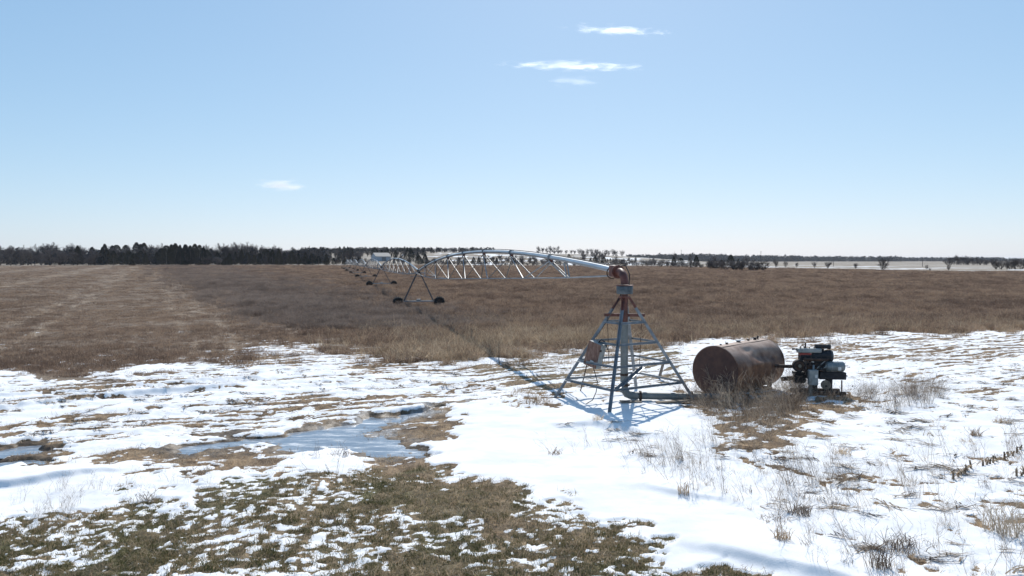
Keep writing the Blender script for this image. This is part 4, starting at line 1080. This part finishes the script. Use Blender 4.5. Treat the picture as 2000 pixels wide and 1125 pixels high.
stem_thing('grass_tuft', (1335, 972), 'upright tuft at the drift crest in mid snow', 'grass tuft', n=34, hmax=.32, hmin=.1, spread=.1, lean=.5, seed=305)
stem_thing('grass_tuft', (1560, 1010), 'dark clump of bent straw on the drift right of centre', 'grass tuft', n=90, hmax=.25, hmin=.08, spread=.2, lean=1.2, seed=306, mat=TWIG)
stem_thing('grass_tuft', (1510, 1020), 'flat tan mat of straw on the snow', 'grass tuft', n=80, hmax=.1, hmin=.03, spread=.25, lean=2.4, seed=307)
stem_thing('grass_tuft', (1528, 1064), 'orange-tan tuft on a small snow hump', 'grass tuft', n=60, hmax=.24, hmin=.1, spread=.12, lean=.9, seed=308)
stem_thing('grass_tuft', (1645, 892), 'small mound of straw right of the tank weeds', 'grass tuft', n=70, hmax=.22, hmin=.06, spread=.2, lean=1.1, seed=309)
stem_thing('grass_tuft', (1765, 1075), 'wide olive-brown clump near the lower right', 'grass tuft', n=120, hmax=.26, hmin=.07, spread=.28, lean=1.3, seed=310, mat=TWIG)
stem_thing('grass_tuft', (1720, 1115), 'tall dry clump cut by the bottom edge', 'grass tuft', n=60, hmax=.45, hmin=.12, spread=.14, lean=.6, seed=311, mat=TWIG)
stem_thing('grass_tuft', (1960, 1050), 'bushy grey-brown weed clump at the right edge', 'grass tuft', n=110, hmax=.6, hmin=.15, spread=.28, lean=.7, seed=312, mat=TWIG, branch=3)
stem_thing('grass_tuft', (1905, 855), 'round brown tuft above the corn stubble row', 'grass tuft', n=70, hmax=.26, hmin=.08, spread=.12, lean=1.0, seed=313)
stem_thing('grass_tuft', (1885, 866), 'pale bent straw beside the round brown tuft', 'grass tuft', n=50, hmax=.14, hmin=.04, spread=.2, lean=2, seed=314)
stem_thing('grass_tuft', (1960, 830), 'straw clump beyond the corn stubble row', 'grass tuft', n=60, hmax=.22, hmin=.06, spread=.22, lean=1.2, seed=315)
stem_thing('dead_plant', (285, 983), 'tangled dark dead plant at the end of the left snowbank', 'plant', n=30, hmax=.3, hmin=.1, spread=.14, lean=.9, seed=316, mat=TWIG, branch=3)
stem_thing('dead_plant', (405, 925), 'small twiggy plant between the two white snow patches', 'plant', n=16, hmax=.25, hmin=.08, spread=.1, lean=.9, seed=317, mat=TWIG, branch=3)
stem_thing('dead_plant', (645, 928), 'single dark twig sticking out of the middle snow patch', 'plant', n=2, hmax=.38, hmin=.2, spread=.04, lean=.9, seed=318, mat=RUSTD, branch=2, w=.016)
stem_thing('dead_plant', (665, 885), 'scrubby twigs on the snow beside the puddle', 'plant', n=22, hmax=.22, hmin=.08, spread=.2, lean=1.1, seed=319, mat=TWIG, branch=3)
CORN = noisy_mat('corn_stalk', [(0.3, (0.085, 0.06, 0.04)), (0.5, (0.17, 0.125, 0.08)), (0.7, (0.28, 0.215, 0.14))], 14, 0.8, 0, bump=0.2)
rc = random.Random(77)
row = [(1862, 941), (1870, 936), (1876, 932), (1884, 930), (1890, 926), (1897, 921), (1920, 914), (1926, 911), (1933, 909), (1940, 906), (1948, 902), (1957, 898), (1963, 896), (1971, 892), (1977, 890), (1986, 885), (1992, 880), (2005, 872), (1986, 935), (1993, 934), (2001, 930)]
for i, (u, v) in enumerate(row):
    gx0, gy0 = ground_at(u, v)
    h = rc.uniform(0.07, 0.16) * (1.9 if i == 5 else 1)
    lx, ly = rc.uniform(-.05, .05), rc.uniform(-.04, .04)
    m = MB().path([(0, 0, -0.05), (lx * .5, ly * .5, h * .5), (lx, ly, h)], [0.024, 0.019, 0.016], 7)
    o = m.build('corn_stalk', CORN, None, loc=(gx0, gy0, gz_at(gx0, gy0)))
    for q in range(rc.randint(3, 6)):
        a = rc.uniform(0, 6.28); z_ = h * rc.uniform(.1, .7); ll = rc.uniform(.06, .17)
        lf = proto_mesh('husk', [([(0, 0, z_), (math.cos(a) * ll * .5, math.sin(a) * ll * .5, z_ + ll * .4), (math.cos(a) * ll, math.sin(a) * ll, z_ - ll * .2)], 0.03, 0.008, a + 1.57)], STRAW)
        lo_ = bpy.data.objects.new('husk', lf); COL.objects.link(lo_); lo_.parent = o
    lab = 'cut corn stalk in the near row beside the right edge, apart from the long row' if i >= 18 else 'cut corn stalk in the small clump at the left end of the row' if i < 6 else 'cut corn stalk standing in the long row at the right edge'
    tag(o, lab, 'corn stalk', ['corn stubble clump', 'corn stubble row', 'second corn stubble row'][0 if i < 6 else 1 if i < 18 else 2])

# ------------------------------------------------------------------ trees
BARK = leaf_mat('bark', [(0.3, (0.05, 0.04, 0.034)), (0.5, (0.085, 0.07, 0.06)), (0.7, (0.13, 0.11, 0.095))], 0.3, 0.0, 0.5)
TWIGS = leaf_mat('bare_twigs', [(0.3, (0.09, 0.07, 0.062)), (0.5, (0.15, 0.12, 0.108)), (0.7, (0.22, 0.185, 0.165))], 0.05, 0.15, 0.5)
CEDAR = leaf_mat('cedar_foliage', [(0.3, (0.010, 0.014, 0.009)), (0.5, (0.022, 0.026, 0.014)), (0.7, (0.045, 0.040, 0.022))], 0.25, 0.1, 0.6)
def bare_tree(seed, height, spread, multi=1, dens=1.0, rmin=0.020):
    """unit made in metres; returns (trunk MB, crown MB)"""
    r = random.Random(seed); tr, cr = MB(), MB()
    def grow(p, d, L, rad, lvl):
        n = 3; pts = [p]; q = p.copy(); dd = d.copy()
        for i in range(n):
            dd = (dd + Vector((r.gauss(0, .13), r.gauss(0, .13), r.gauss(0.06, .06)))).normalized()
            q = q + dd * L / n; pts.append(q.copy())
        rad = max(rad, rmin if lvl > 1 else rad); rads = [rad, rad * .9, rad * .8, max(rad * .65, rmin * .8)]
        (tr if lvl <= 1 else cr).path(pts, rads, 6 if lvl == 0 else 4 if lvl == 1 else 3, caps=False)
        if lvl >= 4: return
        nb = [int(8 * dens) + 1, int(5 * dens), int(5 * dens), int(5 * dens)][lvl]
        for i in range(nb):
            t = r.uniform(0.10, 1.0) if lvl == 0 else r.uniform(0.25, 1.0)
            k = min(n - 1, int(t * n)); b = pts[k].lerp(pts[k + 1], t * n - k)
            az = r.uniform(0, 6.283); up = r.uniform(-0.1, 0.9) if lvl else r.uniform(0.0, 0.5) + 0.5 * t
            side = Vector((math.cos(az) * spread, math.sin(az) * spread, up))
            nd = (dd * 0.55 + side.normalized() * 0.8).normalized()
            grow(b, nd, L * r.uniform(0.48, 0.70), rads[k] * r.uniform(.42, .6), lvl + 1)
        if lvl < 3: grow(pts[-1], dd, L * 0.62, rads[-1], lvl + 1)
    for m in range(multi):
        a = r.uniform(0, 6.283)
        d = Vector((math.cos(a) * .35, math.sin(a) * .35, 1)).normalized() if multi > 1 else Vector((r.gauss(0, .04), r.gauss(0, .04), 1)).normalized()
        grow(Vector((math.cos(a) * .2 * (multi > 1), math.sin(a) * .2 * (multi > 1), -0.3)), d, height * 0.46, height * (0.028 if multi == 1 else .014), 0)
    zmax = max(v[2] for v in tr.v + cr.v); k = height / zmax
    tr.v = [(a * k, b * k, c * k) for a, b, c in tr.v]; cr.v = [(a * k, b * k, c * k) for a, b, c in cr.v]
    # thicken the far twigs a little so that they still read as a haze of branches
    return tr, cr
def cedar_tree(seed, height, width, n=1500, taper=1.0):
    r = random.Random(seed); tr, cr = MB(), MB()
    tr.path([(0, 0, -.3), (0, 0, height * .5), (0.1, 0, height * .93)], [width * .05, width * .035, width * .01], 6)
    bumps = [(r.uniform(0, 6.28), r.uniform(0.05, .95), r.uniform(.12, .3)) for _ in range(14)]
    for i in range(n):
        t = r.random() ** 0.9; a = r.uniform(0, 6.283)
        rr = width / 2 * (min(1, (1 - t) * 1.35) ** taper) * min(1, 0.55 + t * 4)
        for ba, bt, bs in bumps:
            da = (a - ba + math.pi) % (2 * math.pi) - math.pi
            rr *= 1 + bs * math.exp(-(da / .6) ** 2 - ((t - bt) / .1) ** 2) * r.choice((1, 1, -.6))
        rad = rr * (r.random() ** 0.35)
        c = Vector((math.cos(a) * rad, math.sin(a) * rad, height * (0.03 + t * .97)))
        s = height * r.uniform(0.018, 0.036)
        d1 = Vector((math.cos(a), math.sin(a), r.uniform(.2, 1.2))).normalized(); d2 = Vector((r.gauss(0, 1), r.gauss(0, 1), r.gauss(0, .5))).normalized()
        o = len(cr.v)
        cr.v += [tuple(c - d2 * s * .5), tuple(c + d2 * s * .5), tuple(c + d1 * s * 1.6)]
        cr.f.append((o, o + 1, o + 2))
    return tr, cr
def tree_proto(name, trcr, tm, cm):
    root = empty(name)
    trcr[0].build('trunk', tm, root); trcr[1].build('crown', cm, root)
    return root
bares = [tree_proto('bare_tree', bare_tree(400 + i, 12, [1.2, 1.0, 1.5, 1.1, .9][i], 1, 1.0), BARK, TWIGS) for i in range(5)]
shrubs = [tree_proto('bare_shrub', bare_tree(440 + i, 5, 0.9, 5, .62, .011), BARK, TWIGS) for i in range(3)]
cedars = [tree_proto('cedar_tree', cedar_tree(460 + i, 10, [5.2, 6.4, 4.4, 7][i], 3600, [.7, .6, .8, .5][i]), BARK, CEDAR) for i in range(4)]
used = set()
rt = random.Random(99)
def zground(x, y): return float(hill(np.array([x]), np.array([y]))[0])
def plant(protos, u, d, vtop, label, cat, group=None, wide=1.0, base=None):
    """a tree that stands at pixel column u, d metres away, whose top reaches pixel row vtop"""
    p_ = rt.choice(protos)
    free = [q for q in protos if q.name not in used]
    if free: p_ = free[0]
    unit = {'b': 12.0, 'c': 10.0}.get(p_['k'], 5.0)
    x = at_depth(u, d); zg = zground(x, d)
    h = max(1.0, height_at(vtop, d) - zg)
    if p_.name in used: o = copy_tree(p_)
    else: o = p_; used.add(p_.name)
    s = h / unit
    o.location = (x, d, zg); o.rotation_euler = (0, 0, rt.uniform(0, 6.28)); o.scale = (s * wide, s * wide, s)
    tag(o, label, cat, group)
    return o
for q in bares: q['k'] = 'b'
for q in shrubs: q['k'] = 's'
for q in cedars: q['k'] = 'c'
# --- woodland on the left: bare trees behind, cedars in front
LW = 'bare grey tree in the woodland edge left of the pivot line'
LC = 'dark cedar in the woodland edge left of the pivot line'
def top_left(u): return np.interp(u, [0, 45, 105, 150, 190, 240, 320, 360, 420, 470, 500, 560, 620, 680, 760], [476, 480, 474, 480, 477, 480, 476, 481, 480, 474, 477, 481, 484, 484, 484])
for u in np.arange(-60, 700, 8.5):
    uu = u + rt.uniform(-4, 4)
    plant(bares, uu, rt.uniform(600, 680), top_left(uu) + rt.choice([-4, -2, 0, 2, 5, 8]) + rt.uniform(-1.5, 3), LW, 'tree', 'bare trees of the left woodland', rt.uniform(.9, 1.3))
for u in np.arange(-60, 195, 10):
    uu = u + rt.uniform(-5, 5)
    plant(bares, uu, rt.uniform(552, 585), 484 + rt.uniform(-6, 12), LW, 'tree', 'bare trees of the left woodland', rt.uniform(.9, 1.3))
for u, vt, w in [(152, 480, .8), (120, 492, .9), (200, 483, .9), (208, 488, 1.1), (222, 490, .9), (190, 493, 1.0), (240, 494, 1.1), (252, 491, 1), (262, 495, 1), (275, 490, .9), (284, 494, 1), (306, 492, 1), (315, 485, 1), (325, 480, 1),
                 (335, 478, .9), (343, 476, .9), (352, 479, .9), (362, 478, .9), (372, 480, .9), (381, 477, .9), (390, 479, .9), (398, 482, .9), (405, 488, 1), (425, 492, 1), (436, 495, 1), (448, 494, 1), (460, 492, .9), (472, 487, .9), (484, 494, 1), (497, 498, 1),
                 (508, 494, 1.1), (520, 486, 1), (532, 488, 1), (545, 486, 1), (556, 492, 1), (570, 490, 1), (583, 496, 1), (597, 494, 1), (610, 496, 1), (622, 500, 1.2)]:
    plant(cedars, u, rt.uniform(556, 592), vt, LC, 'tree', 'cedars of the left woodland', w * 1.05)
for u, vt in [(205, 477), (220, 480), (228, 479), (246, 479), (267, 474), (275, 477), (282, 475), (343, 477), (363, 478), (180, 483)]:
    plant(cedars, u, rt.uniform(640, 690), vt, 'dark cedar top showing behind the left woodland', 'tree', 'cedar tops behind the left woodland', 1.25)
for u, d, vt, lab in [(258, 520, 509, 'small round cedar bush alone in front of the left woodland'), (360, 522, 508, 'low cedar bush left of the grey bare shrub'), (443, 520, 503, 'low wide cedar bush right of the grey bare shrub'), (389, 528, 511, 'tiny dark cedar beside the grey bare shrub')]:
    plant(cedars, u, d, vt, lab, 'bush', None, 2.0)
plant(shrubs, 402, 525, 499, 'grey bare shrub at the field end of the weed strip', 'shrub', None, 1.5)
plant(shrubs, 427, 530, 500, 'thin bare shrub between the cedar bushes', 'shrub', None, 1.2)
# --- slope behind the pivot line: cedars and bare trees climbing to the ridge
for u in np.arange(600, 965, 4.4):
    uu = u + rt.uniform(-4, 4)
    plant(cedars if rt.random() < .62 else bares, uu, rt.uniform(860, 960), np.interp(uu, [630, 700, 800, 850, 900, 960], [483, 481, 482, 484, 484, 487]) + rt.uniform(-1, 4), 'tree in the dark wood on the slope behind the barn', 'tree', 'wood behind the barn', 1.15)
for u in np.arange(560, 830, 5.5):
    uu = u + rt.uniform(-4, 4)
    plant(cedars if rt.random() < .55 else bares, uu, rt.uniform(740, 820), 488 + rt.uniform(-2, 7), 'tree on the lower slope either side of the barn', 'tree', 'trees beside the barn', 1.1)
for u in np.arange(630, 835, 5):
    uu = u + rt.uniform(-3, 3)
    if 718 < uu < 768: continue
    plant(cedars if rt.random() < .5 else bares, uu, rt.uniform(575, 680), 500 + rt.uniform(-5, 6), 'small tree on the ground in front of the barn slope', 'tree', 'small trees below the barn', 1.3)
for u in np.arange(835, 1240, 9):
    plant(bares if rt.random() < .7 else cedars, u + rt.uniform(-4, 4), rt.uniform(575, 640), 503 + rt.uniform(-5, 5), 'small tree scattered at the foot of the snowy slope', 'tree', 'small trees at the slope foot', 1.2)
for u, vt, lab in [(773, 498, 'brown cedar clump touching the right end of the barn'), (783, 499, 'second cedar right of the barn'), (799, 485, 'tall dark tree standing alone right of the barn')]:
    plant(cedars, u, 680, vt, lab, 'tree', None, 1.3)
for u, d, vt, c in [(834, 620, 504, 1), (846, 620, 506, 1), (910, 640, 504, 1), (925, 640, 502, 1), (936, 650, 503, 0), (957, 640, 498, 0), (975, 640, 496, 0), (990, 640, 500, 0), (1005, 640, 497, 0), (1020, 640, 497, 0), (1034, 640, 499, 0), (1045, 645, 497, 0), (880, 650, 505, 1), (866, 640, 508, 1)]:
    plant(cedars if c else bares, u, d, vt, 'tree standing behind the first pipe span', 'tree', 'trees behind the first span', 1.2)
# --- ridge with bare trees, scattered cedars on the snowy slope
for i, u in enumerate([1052, 1061, 1069, 1075, 1083, 1090]):
    plant(bares, u, 900, 480 + rt.uniform(-1, 3), 'tall bare tree in the clump at the left end of the snowy ridge', 'tree', 'clump on the ridge', 1.1)
for u in np.arange(1096, 1222, 8.4):
    plant(shrubs, u + rt.uniform(-3, 3), 930, 486 + rt.uniform(-1.5, 3), 'bare tree in the sparse row along the snowy ridge', 'tree', 'row of bare trees on the ridge', 1.0)
for u, vt, lab in [(1140, 487, 'broad bare tree below the ridge row, left one'), (1166, 486, 'broad bare tree below the ridge row, middle'), (1174, 488, 'broad bare tree below the ridge row, right one')]:
    plant(bares, u, 640, vt, lab, 'tree', None, 1.4)
for u, d, vt, lab in [(1111, 760, 496, 'dark round cedar high on the snowy slope'), (1155, 620, 512, 'low dark bush at the slope foot, left'), (1176, 620, 509, 'grey bush at the slope foot beside the broad trees'), (1192, 700, 504, 'small cedar half way up the snowy slope'), (1203, 700, 507, 'tiny cedar right of the small slope cedar'),
                      (1215, 610, 507, 'dark cedar bush at the slope foot above the elbow'), (1229, 610, 514, 'tiny dark bush right of the cedar bush above the elbow'), (1262, 600, 514, 'tiny bush at the field edge right of the pivot')]:
    plant(cedars, u, d, vt, lab, 'bush', None, 1.6)
for u, d, vt, w, lab in [(1242, 600, 498, .5, 'thin bare tree right of the snowy slope'), (1279, 560, 501, 1.2, 'rounded bare bush between pivot and cedars'), (1319, 600, 490, .9, 'bare tree rising behind the double cedar'), (1348, 600, 493, .7, 'thin bare tree left of the conical cedar'), (1395, 560, 497, .7, 'thin bare tree right of the conical cedar'),
                         (1384, 560, 503, .5, 'sapling right of the conical cedar'), (1452, 540, 501, 1.1, 'bare tree, left of the three beyond the cedars'), (1461, 540, 499, 1.1, 'bare tree, middle of the three beyond the cedars'), (1470, 540, 502, 1.1, 'bare tree, right of the three beyond the cedars'), (1430, 545, 495, .9, 'bare tree top behind the dark cedar pair')]:
    plant(bares, u, d, vt, lab, 'tree', None, w)
for u, vt, w, lab in [(1316, 501, 1.3, 'left one of the double cedar'), (1330, 504, 1.5, 'right one of the double cedar'), (1360, 498, 1.3, 'conical dark cedar standing alone'), (1304, 512, 1.8, 'low bush left of the double cedar'), (1410, 508, 1.7, 'low round cedar left of the taller cedar pair'), (1427, 498, 1.1, 'taller of the cedar pair on the right'), (1442, 506, 1.4, 'lower of the cedar pair on the right')]:
    plant(cedars, u, 500 if u > 1400 else 530, vt, lab, 'tree', None, w)
# --- right-hand side
plant(shrubs, 1724, 318, 499, 'big many-stemmed bare shrub at the far field edge', 'shrub', None, 1.15)
for u, d, vt, w, lab in [(1516, 420, 506, .9, 'small bare sapling left of the utility pole pair'), (1535, 420, 509, .8, 'smaller sapling next to the small one'), (1556, 420, 512, .8, 'tiny leafless shrub on the pale verge'), (1591, 380, 510, .8, 'thin shrub between the saplings and the pole'),
                         (1617, 380, 510, 1.4, 'dark shrub just left of a utility pole'), (1670, 360, 513, 1.4, 'low dark shrub left of the big bare shrub'), (1810, 330, 516, .9, 'small scrub right of the farther right pole'), (1853, 300, 514, .8, 'thin shrub below the tree clump'), (1817, 290, 523, 1.2, 'tiny scrub at the field corner')]:
    plant(shrubs, u, d, vt, lab, 'shrub', None, w)
for i, (u, vt) in enumerate([(1854, 500), (1863, 497), (1873, 496), (1882, 498), (1890, 498), (1901, 499), (1909, 500), (1916, 503), (1927, 505), (1938, 504)]):
    plant(bares, u, 640, vt, 'bare tree in the clump right of the utility poles', 'tree', 'tree clump on the right plain', 1.15)
for u in np.arange(1848, 1945, 9):
    plant(shrubs, u + rt.uniform(-3, 3), 632, 506 + rt.uniform(-2, 3), 'low brush under the tree clump on the right plain', 'shrub', 'brush under the right clump', 1.6)
for u, vt in [(1945, 508), (1955, 506), (1966, 509), (1975, 504), (1985, 502), (1994, 503), (2004, 504), (2015, 503), (2030, 504)]:
    plant(shrubs, u, 330, vt, 'bare bush in the thicket at the right edge', 'shrub', 'thicket at the right edge', 1.3)
for u in np.arange(835, 1490, 8.5):
    uu = u + rt.uniform(-4, 4)
    plant(shrubs, uu, float(far_edge(at_depth(uu, 520))) + rt.uniform(8, 30), 508 + rt.uniform(-4, 6), 'low leafless brush along the far edge of the field', 'shrub', 'brush along the far field edge', rt.uniform(1.0, 1.8))
# --- far belts of trees on the plain, too far to tell apart
def wood_belt(name, spans, mat, label, seed):
    rn = random.Random(seed); m = MB()
    for u0, u1, d, vtop, n in spans:
        for i in range(n):
            u = rn.uniform(u0, u1); dd = d * rn.uniform(.96, 1.06); x = at_depth(u, dd); zg = zground(x, dd)
            h = max(4, (height_at(vtop, d) - zg) * rn.uniform(.62, 1.12)); w = h * rn.uniform(.35, .6)
            m.path([(x, dd, zg - .5), (x, dd, zg + h * .5)], [h * .02, h * .01], 3, False)
            for k in range(46):
                a = rn.uniform(0, 6.28); t = rn.random(); rr = w * math.sqrt(rn.random()) * math.sin(math.pi * min(.98, .12 + t * .86)) ** .6
                c = Vector((x + math.cos(a) * rr, dd + math.sin(a) * rr, zg + h * (.06 + t * .94))); s = h * rn.uniform(.05, .13)
                o = len(m.v)
                m.v += [tuple(c + Vector((rn.gauss(0, s), rn.gauss(0, s), rn.gauss(0, s)))) for _ in range(3)]; m.f.append((o, o + 1, o + 2))
    o = m.build(name, mat); tag(o, label, 'woodland', kind='stuff'); return o
BELT = leaf_mat('wood_mass', [(0.3, (0.035, 0.032, 0.032)), (0.5, (0.055, 0.048, 0.045)), (0.7, (0.085, 0.075, 0.068))], 0.02, 0.1, 0.2)
wood_belt('far_woodland', [(1225, 1300, 1800, 498.5, 190), (1290, 1420, 2000, 498.0, 330), (1400, 1560, 2100, 500, 380), (1540, 1760, 2200, 501.5, 520), (1740, 1960, 2300, 503, 480), (1900, 2080, 2400, 504.5, 300), (960, 1260, 2400, 500, 120)], BELT, 'blue hazy belt of trees along the right horizon', 5)
wood_belt('left_wood_interior', [(-100, 640, 650, 489, 420), (-100, 640, 600, 497, 260), (590, 965, 990, 484, 480), (560, 830, 840, 491, 240)], BELT, 'dim undergrowth and branches inside the left woodland', 6)

# ------------------------------------------------------------------ barn, poles
BARNR = noisy_mat('barn_roof', [(0.3, (0.15, 0.155, 0.155)), (0.7, (0.20, 0.205, 0.205))], 0.6, 0.7, 0.0)
BARNW = noisy_mat('barn_wall', [(0.3, (0.34, 0.38, 0.43)), (0.7, (0.42, 0.46, 0.51))], 0.6, 0.6)
bd = 690.0
bx0 = at_depth(744, bd); bz = zground(bx0, bd)
barn = empty('metal_barn', (bx0, bd, bz), math.radians(35))
tag(barn, 'pale metal barn with grey roof in front of the dark wood', 'barn')
bl_, bw_, be, brz = 15.0, 11.0, height_at(500.5, bd) - bz, height_at(494.0, bd) - bz
hx, hy = bl_ / 2, bw_ / 2
MB().add([(-hx, -hy, -1), (hx, -hy, -1), (hx, hy, -1), (-hx, hy, -1), (-hx, -hy, be), (hx, -hy, be), (hx, hy, be), (-hx, hy, be), (-hx, 0, brz), (hx, 0, brz)],
         [(0, 1, 5, 4), (2, 3, 7, 6), (3, 0, 4, 8, 7), (1, 2, 6, 9, 5)]).build('wall', BARNW, barn)
for s in (-1, 1):
    a = Vector((0, s * (hy + .5), be - .5 * (brz - be) / hy)); b = Vector((0, 0, brz + .12))
    n_ = Vector((0, (b - a).z * s, abs(hy + .5))).normalized() * .12
    vs = [Vector((sx_, q.y, q.z)) + k for k in (Vector((0, 0, 0.03)), n_) for q in (a, b) for sx_ in (-hx - .5, hx + .5)]
    MB().add(vs, [(0, 1, 3, 2), (4, 6, 7, 5), (0, 4, 5, 1), (2, 3, 7, 6), (0, 2, 6, 4), (1, 5, 7, 3)]).build('roof', BARNR, barn)
MB().box((0.5, -hy - .06, 1.7), (4.0, .1, 3.4)).build('door', BARNR, barn)
shed_x = at_depth(788.5, 800)
sz = zground(shed_x, 800)
shed = MB().box((0, 0, 1.6), (3.6, 3, 3.4)).build('wall', BARNW)
sh_r = empty('small_shed', (shed_x, 800, height_at(503.5, 800)))
shed.parent = sh_r; tag(sh_r, 'small white shed glimpsed right of the barn', 'shed')
MB().box((0, 0, 3.4), (4.2, 3.6, .25), Matrix.Rotation(.2, 3, 'Y')).build('roof', BARNR, sh_r)
POLE = noisy_mat('pole_wood', [(0.3, (0.07, 0.055, 0.045)), (0.7, (0.13, 0.105, 0.085))], 2, 0.85)
for u, d, vt, lab in [(1330.5, 700, 488, 'tall thin utility pole behind the double cedar'), (1486, 560, 490.5, 'tall utility pole at the right end of the cedars'), (1628, 470, 501.5, 'dark utility pole left of the big bare shrub'), (1802, 450, 501.5, 'utility pole right of the big bare shrub'),
                      (832, 700, 493, 'thin utility pole behind the first tower'), (725, 760, 490, 'pale pole left of the barn'), (1268, 640, 496, 'short utility pole right of the snowy slope')]:
    x = at_depth(u, d); zg = zground(x, d); h = height_at(vt, d) - zg
    po_ = empty('utility_pole', (x, d, zg))
    MB().tube((0, 0, -.5), (0, 0, h), .16, .11, 8).build('shaft', POLE, po_, smooth=True)
    MB().box((0, 0, h - .6), (1.6, .12, .14)).build('crossarm', POLE, po_)
    tag(po_, lab, 'utility pole', 'utility poles')

# ------------------------------------------------------------------ air: haze and clouds
def haze():
    x0, x1, y0, y1, z0, z1 = -9000, 9000, -300, 30000, -3, 34
    m, nt, p = new_mat('haze'); nt.nodes.remove(p)
    v = N(nt, 'ShaderNodeVolumePrincipled')
    v.inputs['Color'].default_value = (0.80, 0.87, 1.0, 1); v.inputs['Density'].default_value = 0.000045; v.inputs['Anisotropy'].default_value = 0.3
    nt.links.new(v.outputs[0], nt.nodes['Material Output'].inputs['Volume'])
    o = MB().box(((x0 + x1) / 2, (y0 + y1) / 2, (z0 + z1) / 2), (x1 - x0, y1 - y0, z1 - z0)).build('haze', m)
    tag(o, 'thin blue winter haze over the plain', 'haze', kind='stuff')
haze()
def cloud(u0, u1, v0, v1, d, dens, label, tilt=0.0, seed=0, cat='cloud', ns=1.0):
    uc, vc = (u0 + u1) / 2, (v0 + v1) / 2
    x = at_depth(uc, d); z = height_at(vc, d)
    sx_, sz_ = (u1 - u0) / F * d / 2, (v1 - v0) / F * d / 2
    m, nt, p = new_mat('cloud'); nt.nodes.remove(p)
    tc = N(nt, 'ShaderNodeTexCoord')
    mp = N(nt, 'ShaderNodeMapping'); nt.links.new(tc.outputs['Object'], mp.inputs[0])
    mp.inputs['Scale'].default_value = (sx_ / sz_ * .30 * ns, 1.3 * ns, 1.3 * ns); mp.inputs['Location'].default_value = (seed * 3.7, seed, 0)
    nz = N(nt, 'ShaderNodeTexNoise'); nz.inputs['Scale'].default_value = 1.5; nz.inputs['Detail'].default_value = 6; nz.inputs['Roughness'].default_value = .65
    nt.links.new(mp.outputs[0], nz.inputs['Vector'])
    ln = N(nt, 'ShaderNodeVectorMath', operation='LENGTH'); nt.links.new(tc.outputs['Object'], ln.inputs[0])
    a = N(nt, 'ShaderNodeMath', operation='SUBTRACT'); nt.links.new(nz.outputs['Fac'], a.inputs[0]); 
    fall = N(nt, 'ShaderNodeMath', operation='MULTIPLY_ADD'); nt.links.new(ln.outputs['Value'], fall.inputs[0]); fall.inputs[1].default_value = .42; fall.inputs[2].default_value = .29
    nt.links.new(fall.outputs[0], a.inputs[1])
    b = N(nt, 'ShaderNodeMapRange'); b.inputs['From Min'].default_value = 0.0; b.inputs['From Max'].default_value = 0.30; b.inputs['To Max'].default_value = dens
    nt.links.new(a.outputs[0], b.inputs['Value'])
    v = N(nt, 'ShaderNodeVolumePrincipled'); v.inputs['Color'].default_value = (1, 1, 1, 1); v.inputs['Anisotropy'].default_value = 0.65
    nt.links.new(b.outputs[0], v.inputs['Density']); nt.links.new(v.outputs[0], nt.nodes['Material Output'].inputs['Volume'])
    mb = MB(); n1_, n2_ = 20, 12; vs, fs = [], []
    for i in range(n2_ + 1):
        th = math.pi * i / n2_
        for k in range(n1_):
            ph = 2 * math.pi * k / n1_; vs.append((math.sin(th) * math.cos(ph), math.sin(th) * math.sin(ph), math.cos(th)))
    for i in range(n2_):
        for k in range(n1_): fs.append((i * n1_ + k, (i + 1) * n1_ + k, (i + 1) * n1_ + (k + 1) % n1_, i * n1_ + (k + 1) % n1_))
    o = mb.add(vs, fs).build('cloud', m, loc=(x, d, z))
    o.scale = (sx_, sz_ * 1.6, sz_); o.rotation_euler = (0, math.radians(tilt), 0)
    tag(o, label, cat, kind='thing')
cloud(1060, 1345, 45, 73, 5000, .020, 'upper thin white cloud streak', 3.2, 1)
cloud(915, 1325, 113, 144, 5000, .022, 'long white cloud streak below the upper one', 1.2, 2)
cloud(1040, 1210, 144, 174, 5200, .006, 'very faint wisp under the long cloud streak', 1.0, 3)
cloud(485, 622, 343, 379, 7000, .022, 'small white cloud low on the left', 3.0, 4)
